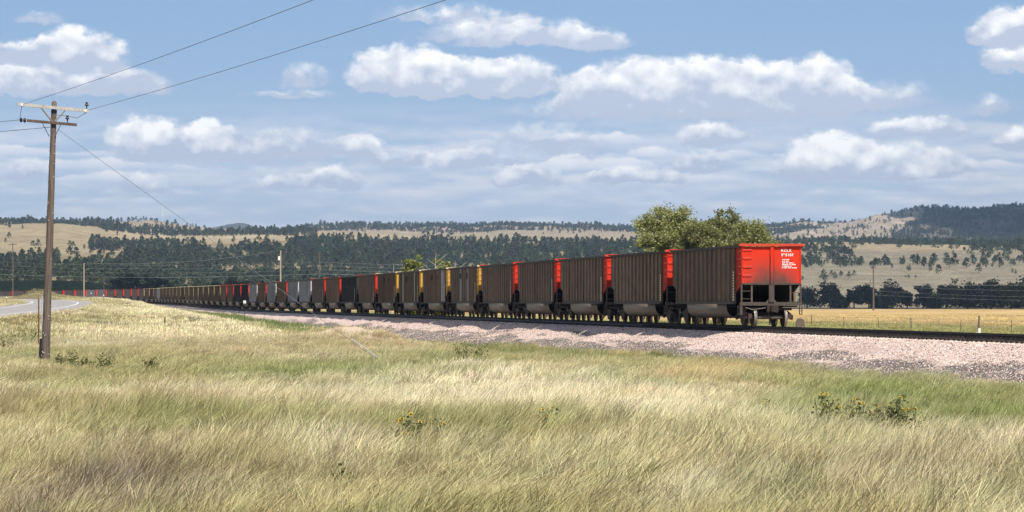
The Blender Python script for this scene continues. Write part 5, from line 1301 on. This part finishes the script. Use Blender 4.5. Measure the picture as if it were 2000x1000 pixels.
# ------------------------------------------------------------------ clouds overhead whose shadows lie on the far country, and the air
def build_clouds():
    m, nt, b = material('cloud white'); b.inputs['Base Color'].default_value = (.9, .9, .9, 1); b.inputs['Roughness'].default_value = 1.0; M['cloud'] = m
    def cloud(cx, cy, z0, rx, ry, label, seed, alt=1500.0):
        """cumulus over the spot whose shadow falls on ground point cx, cy (height z0)"""
        t = (alt - z0) / SUN_DIR.z; c = Vector((cx + SUN_DIR.x * t, cy + SUN_DIR.y * t, alt))
        g = np.random.default_rng(seed); nu, nv = 72, 24; V = []
        for j in range(nv + 1):
            ph = math.pi * j / nv
            for i in range(nu):
                a = 2 * math.pi * i / nu; d = np.array([math.sin(ph) * math.cos(a), math.sin(ph) * math.sin(a), math.cos(ph)])
                n_ = fbm(np.array([d[0] * 1.7 + d[2] + seed]), np.array([d[1] * 1.7 - d[2] * .7 + seed * 2]), 4)[0]; k = .72 + .62 * n_
                V.append((d[0] * rx * k, d[1] * ry * k, (d[2] * 260 * k if d[2] > 0 else d[2] * 40)))
        Fc = [(j * nu + i, j * nu + (i + 1) % nu, (j + 1) * nu + (i + 1) % nu, (j + 1) * nu + i) for j in range(nv) for i in range(nu)]
        o = obj('cumulus_cloud', mesh_np('cumulus_cloud', V, Fc, [m], True), None, tuple(c)); tag(o, label, 'cloud', 'clouds above the frame')
    for a in CLOUD_SHADOWS: cloud(*a)
CLOUD_SHADOWS = [
    (1560, 6150, 150, 740, 1650, 'broad cumulus above the frame shading the right hand mountain', 3),
    (240, 1225, 0, 160, 110, 'small cumulus above the frame shading the cottonwood row', 5, 700.0),
    (-165, 1200, 0, 110, 120, 'small cumulus above the frame shading the dark trees at left', 8, 700.0),
]
def build_haze():
    m = bpy.data.materials.new('air'); m.use_nodes = True; nt = m.node_tree; nt.nodes.clear(); out = nt.nodes.new('ShaderNodeOutputMaterial')
    v = nt.nodes.new('ShaderNodeVolumePrincipled'); v.inputs['Color'].default_value = (.55, .74, 1.0, 1); v.inputs['Density'].default_value = HAZE; v.inputs['Anisotropy'].default_value = .2
    nt.links.new(v.outputs[0], out.inputs['Volume'])
    o = MB().box(-9500, 9500, -1200, 14500, -6.5, 420).build('haze', m); tag(o, kind='stuff')
HAZE = 6e-5

# ------------------------------------------------------------------ materials of the setting
M = {}
M['rail'] = simple('dark rail steel', (.035, .028, .025), .6, .3, var=.3); M['tie'] = simple('creosoted tie', (.045, .036, .030), .9, var=.4)
M['bark'] = simple('bark', (.14, .11, .085), .9, var=.4); M['deadwood'] = simple('dead wood', (.38, .35, .31), .9, var=.2)
M['paint'] = simple('road paint', (.72, .72, .70), .7, var=.15); M['gravel'] = simple('gravel shoulder', (.40, .33, .25), .95, var=.3, scale=.8)
def asphalt():
    m, nt, b = material('worn asphalt'); p = wpos(nt); n = noise(nt, p, .22, 5); n2 = noise(nt, p, 9, 4)
    c = mix(nt, n.step(.35, .65), (.29, .27, .26), (.37, .335, .32)); c = mix(nt, n2.step(.5, .7) * .3, c, (.22, .21, .21)); nt.links.new(c.s, b.inputs['Base Color']); b.inputs['Roughness'].default_value = .85; M['asphalt'] = m
asphalt()
def pole_wood(name, c0, c1):
    m, nt, b = material(name); p = coord(nt); x, y, z = sep(nt, p)
    n = noise(nt, comb(nt, x * 14, y * 14, z * .7), 1.6, 6, .65); c = mix(nt, n.step(.3, .7), c0, c1); c = mix(nt, noise(nt, p, 5, 4).step(.6, .75) * .5, c, tuple(v * .5 for v in c0))
    nt.links.new(c.s, b.inputs['Base Color']); b.inputs['Roughness'].default_value = .85; bump(nt, b, n, .5, .02); return m
M['pole'] = pole_wood('weathered pole wood', (.085, .062, .050), (.185, .142, .115)); M['pole_pale'] = pole_wood('pale pole wood', (.30, .235, .17), (.45, .37, .28))
M['arm_pale'] = pole_wood('pale grey crossarm', (.34, .32, .29), (.52, .49, .45)); M['arm_dark'] = pole_wood('old brown crossarm', (.065, .045, .035), (.15, .11, .08))
M['knot'] = simple('knot wood', (.36, .29, .23), .8); M['brace'] = simple('wooden brace', (.26, .23, .19), .8); M['brace_dark'] = simple('steel brace', (.09, .095, .11), .6, .4)
M['insulator'] = simple('dark glazed insulator', (.035, .022, .022), .25, spec=.5); M['wire'] = simple('weathered wire', (.13, .14, .15), .6, .3); M['wire_far'] = simple('bare far wire', (.36, .37, .37), .5, .3); M['guard'] = simple('pale guy guard', (.40, .43, .42), .6)
M['rust'] = simple('rusty steel', (.16, .085, .055), .85); M['mast'] = simple('mast paint', (.75, .72, .70), .6)
M['needles'] = leaf_material('pine needles', (.032, .050, .026), (.080, .100, .050), None, .15, vary=.8)
build_ground_material(); build_ballast_material(); build_hill_material(); grass_material(); car_materials()

# ------------------------------------------------------------------ build, large things first
build_ground(); build_hills(); build_road(); build_ballast(); build_track()
build_train()
build_poles()
build_near_trees(); place_pines()
build_clouds()
build_stones(); build_grass(); build_weeds()
build_haze()
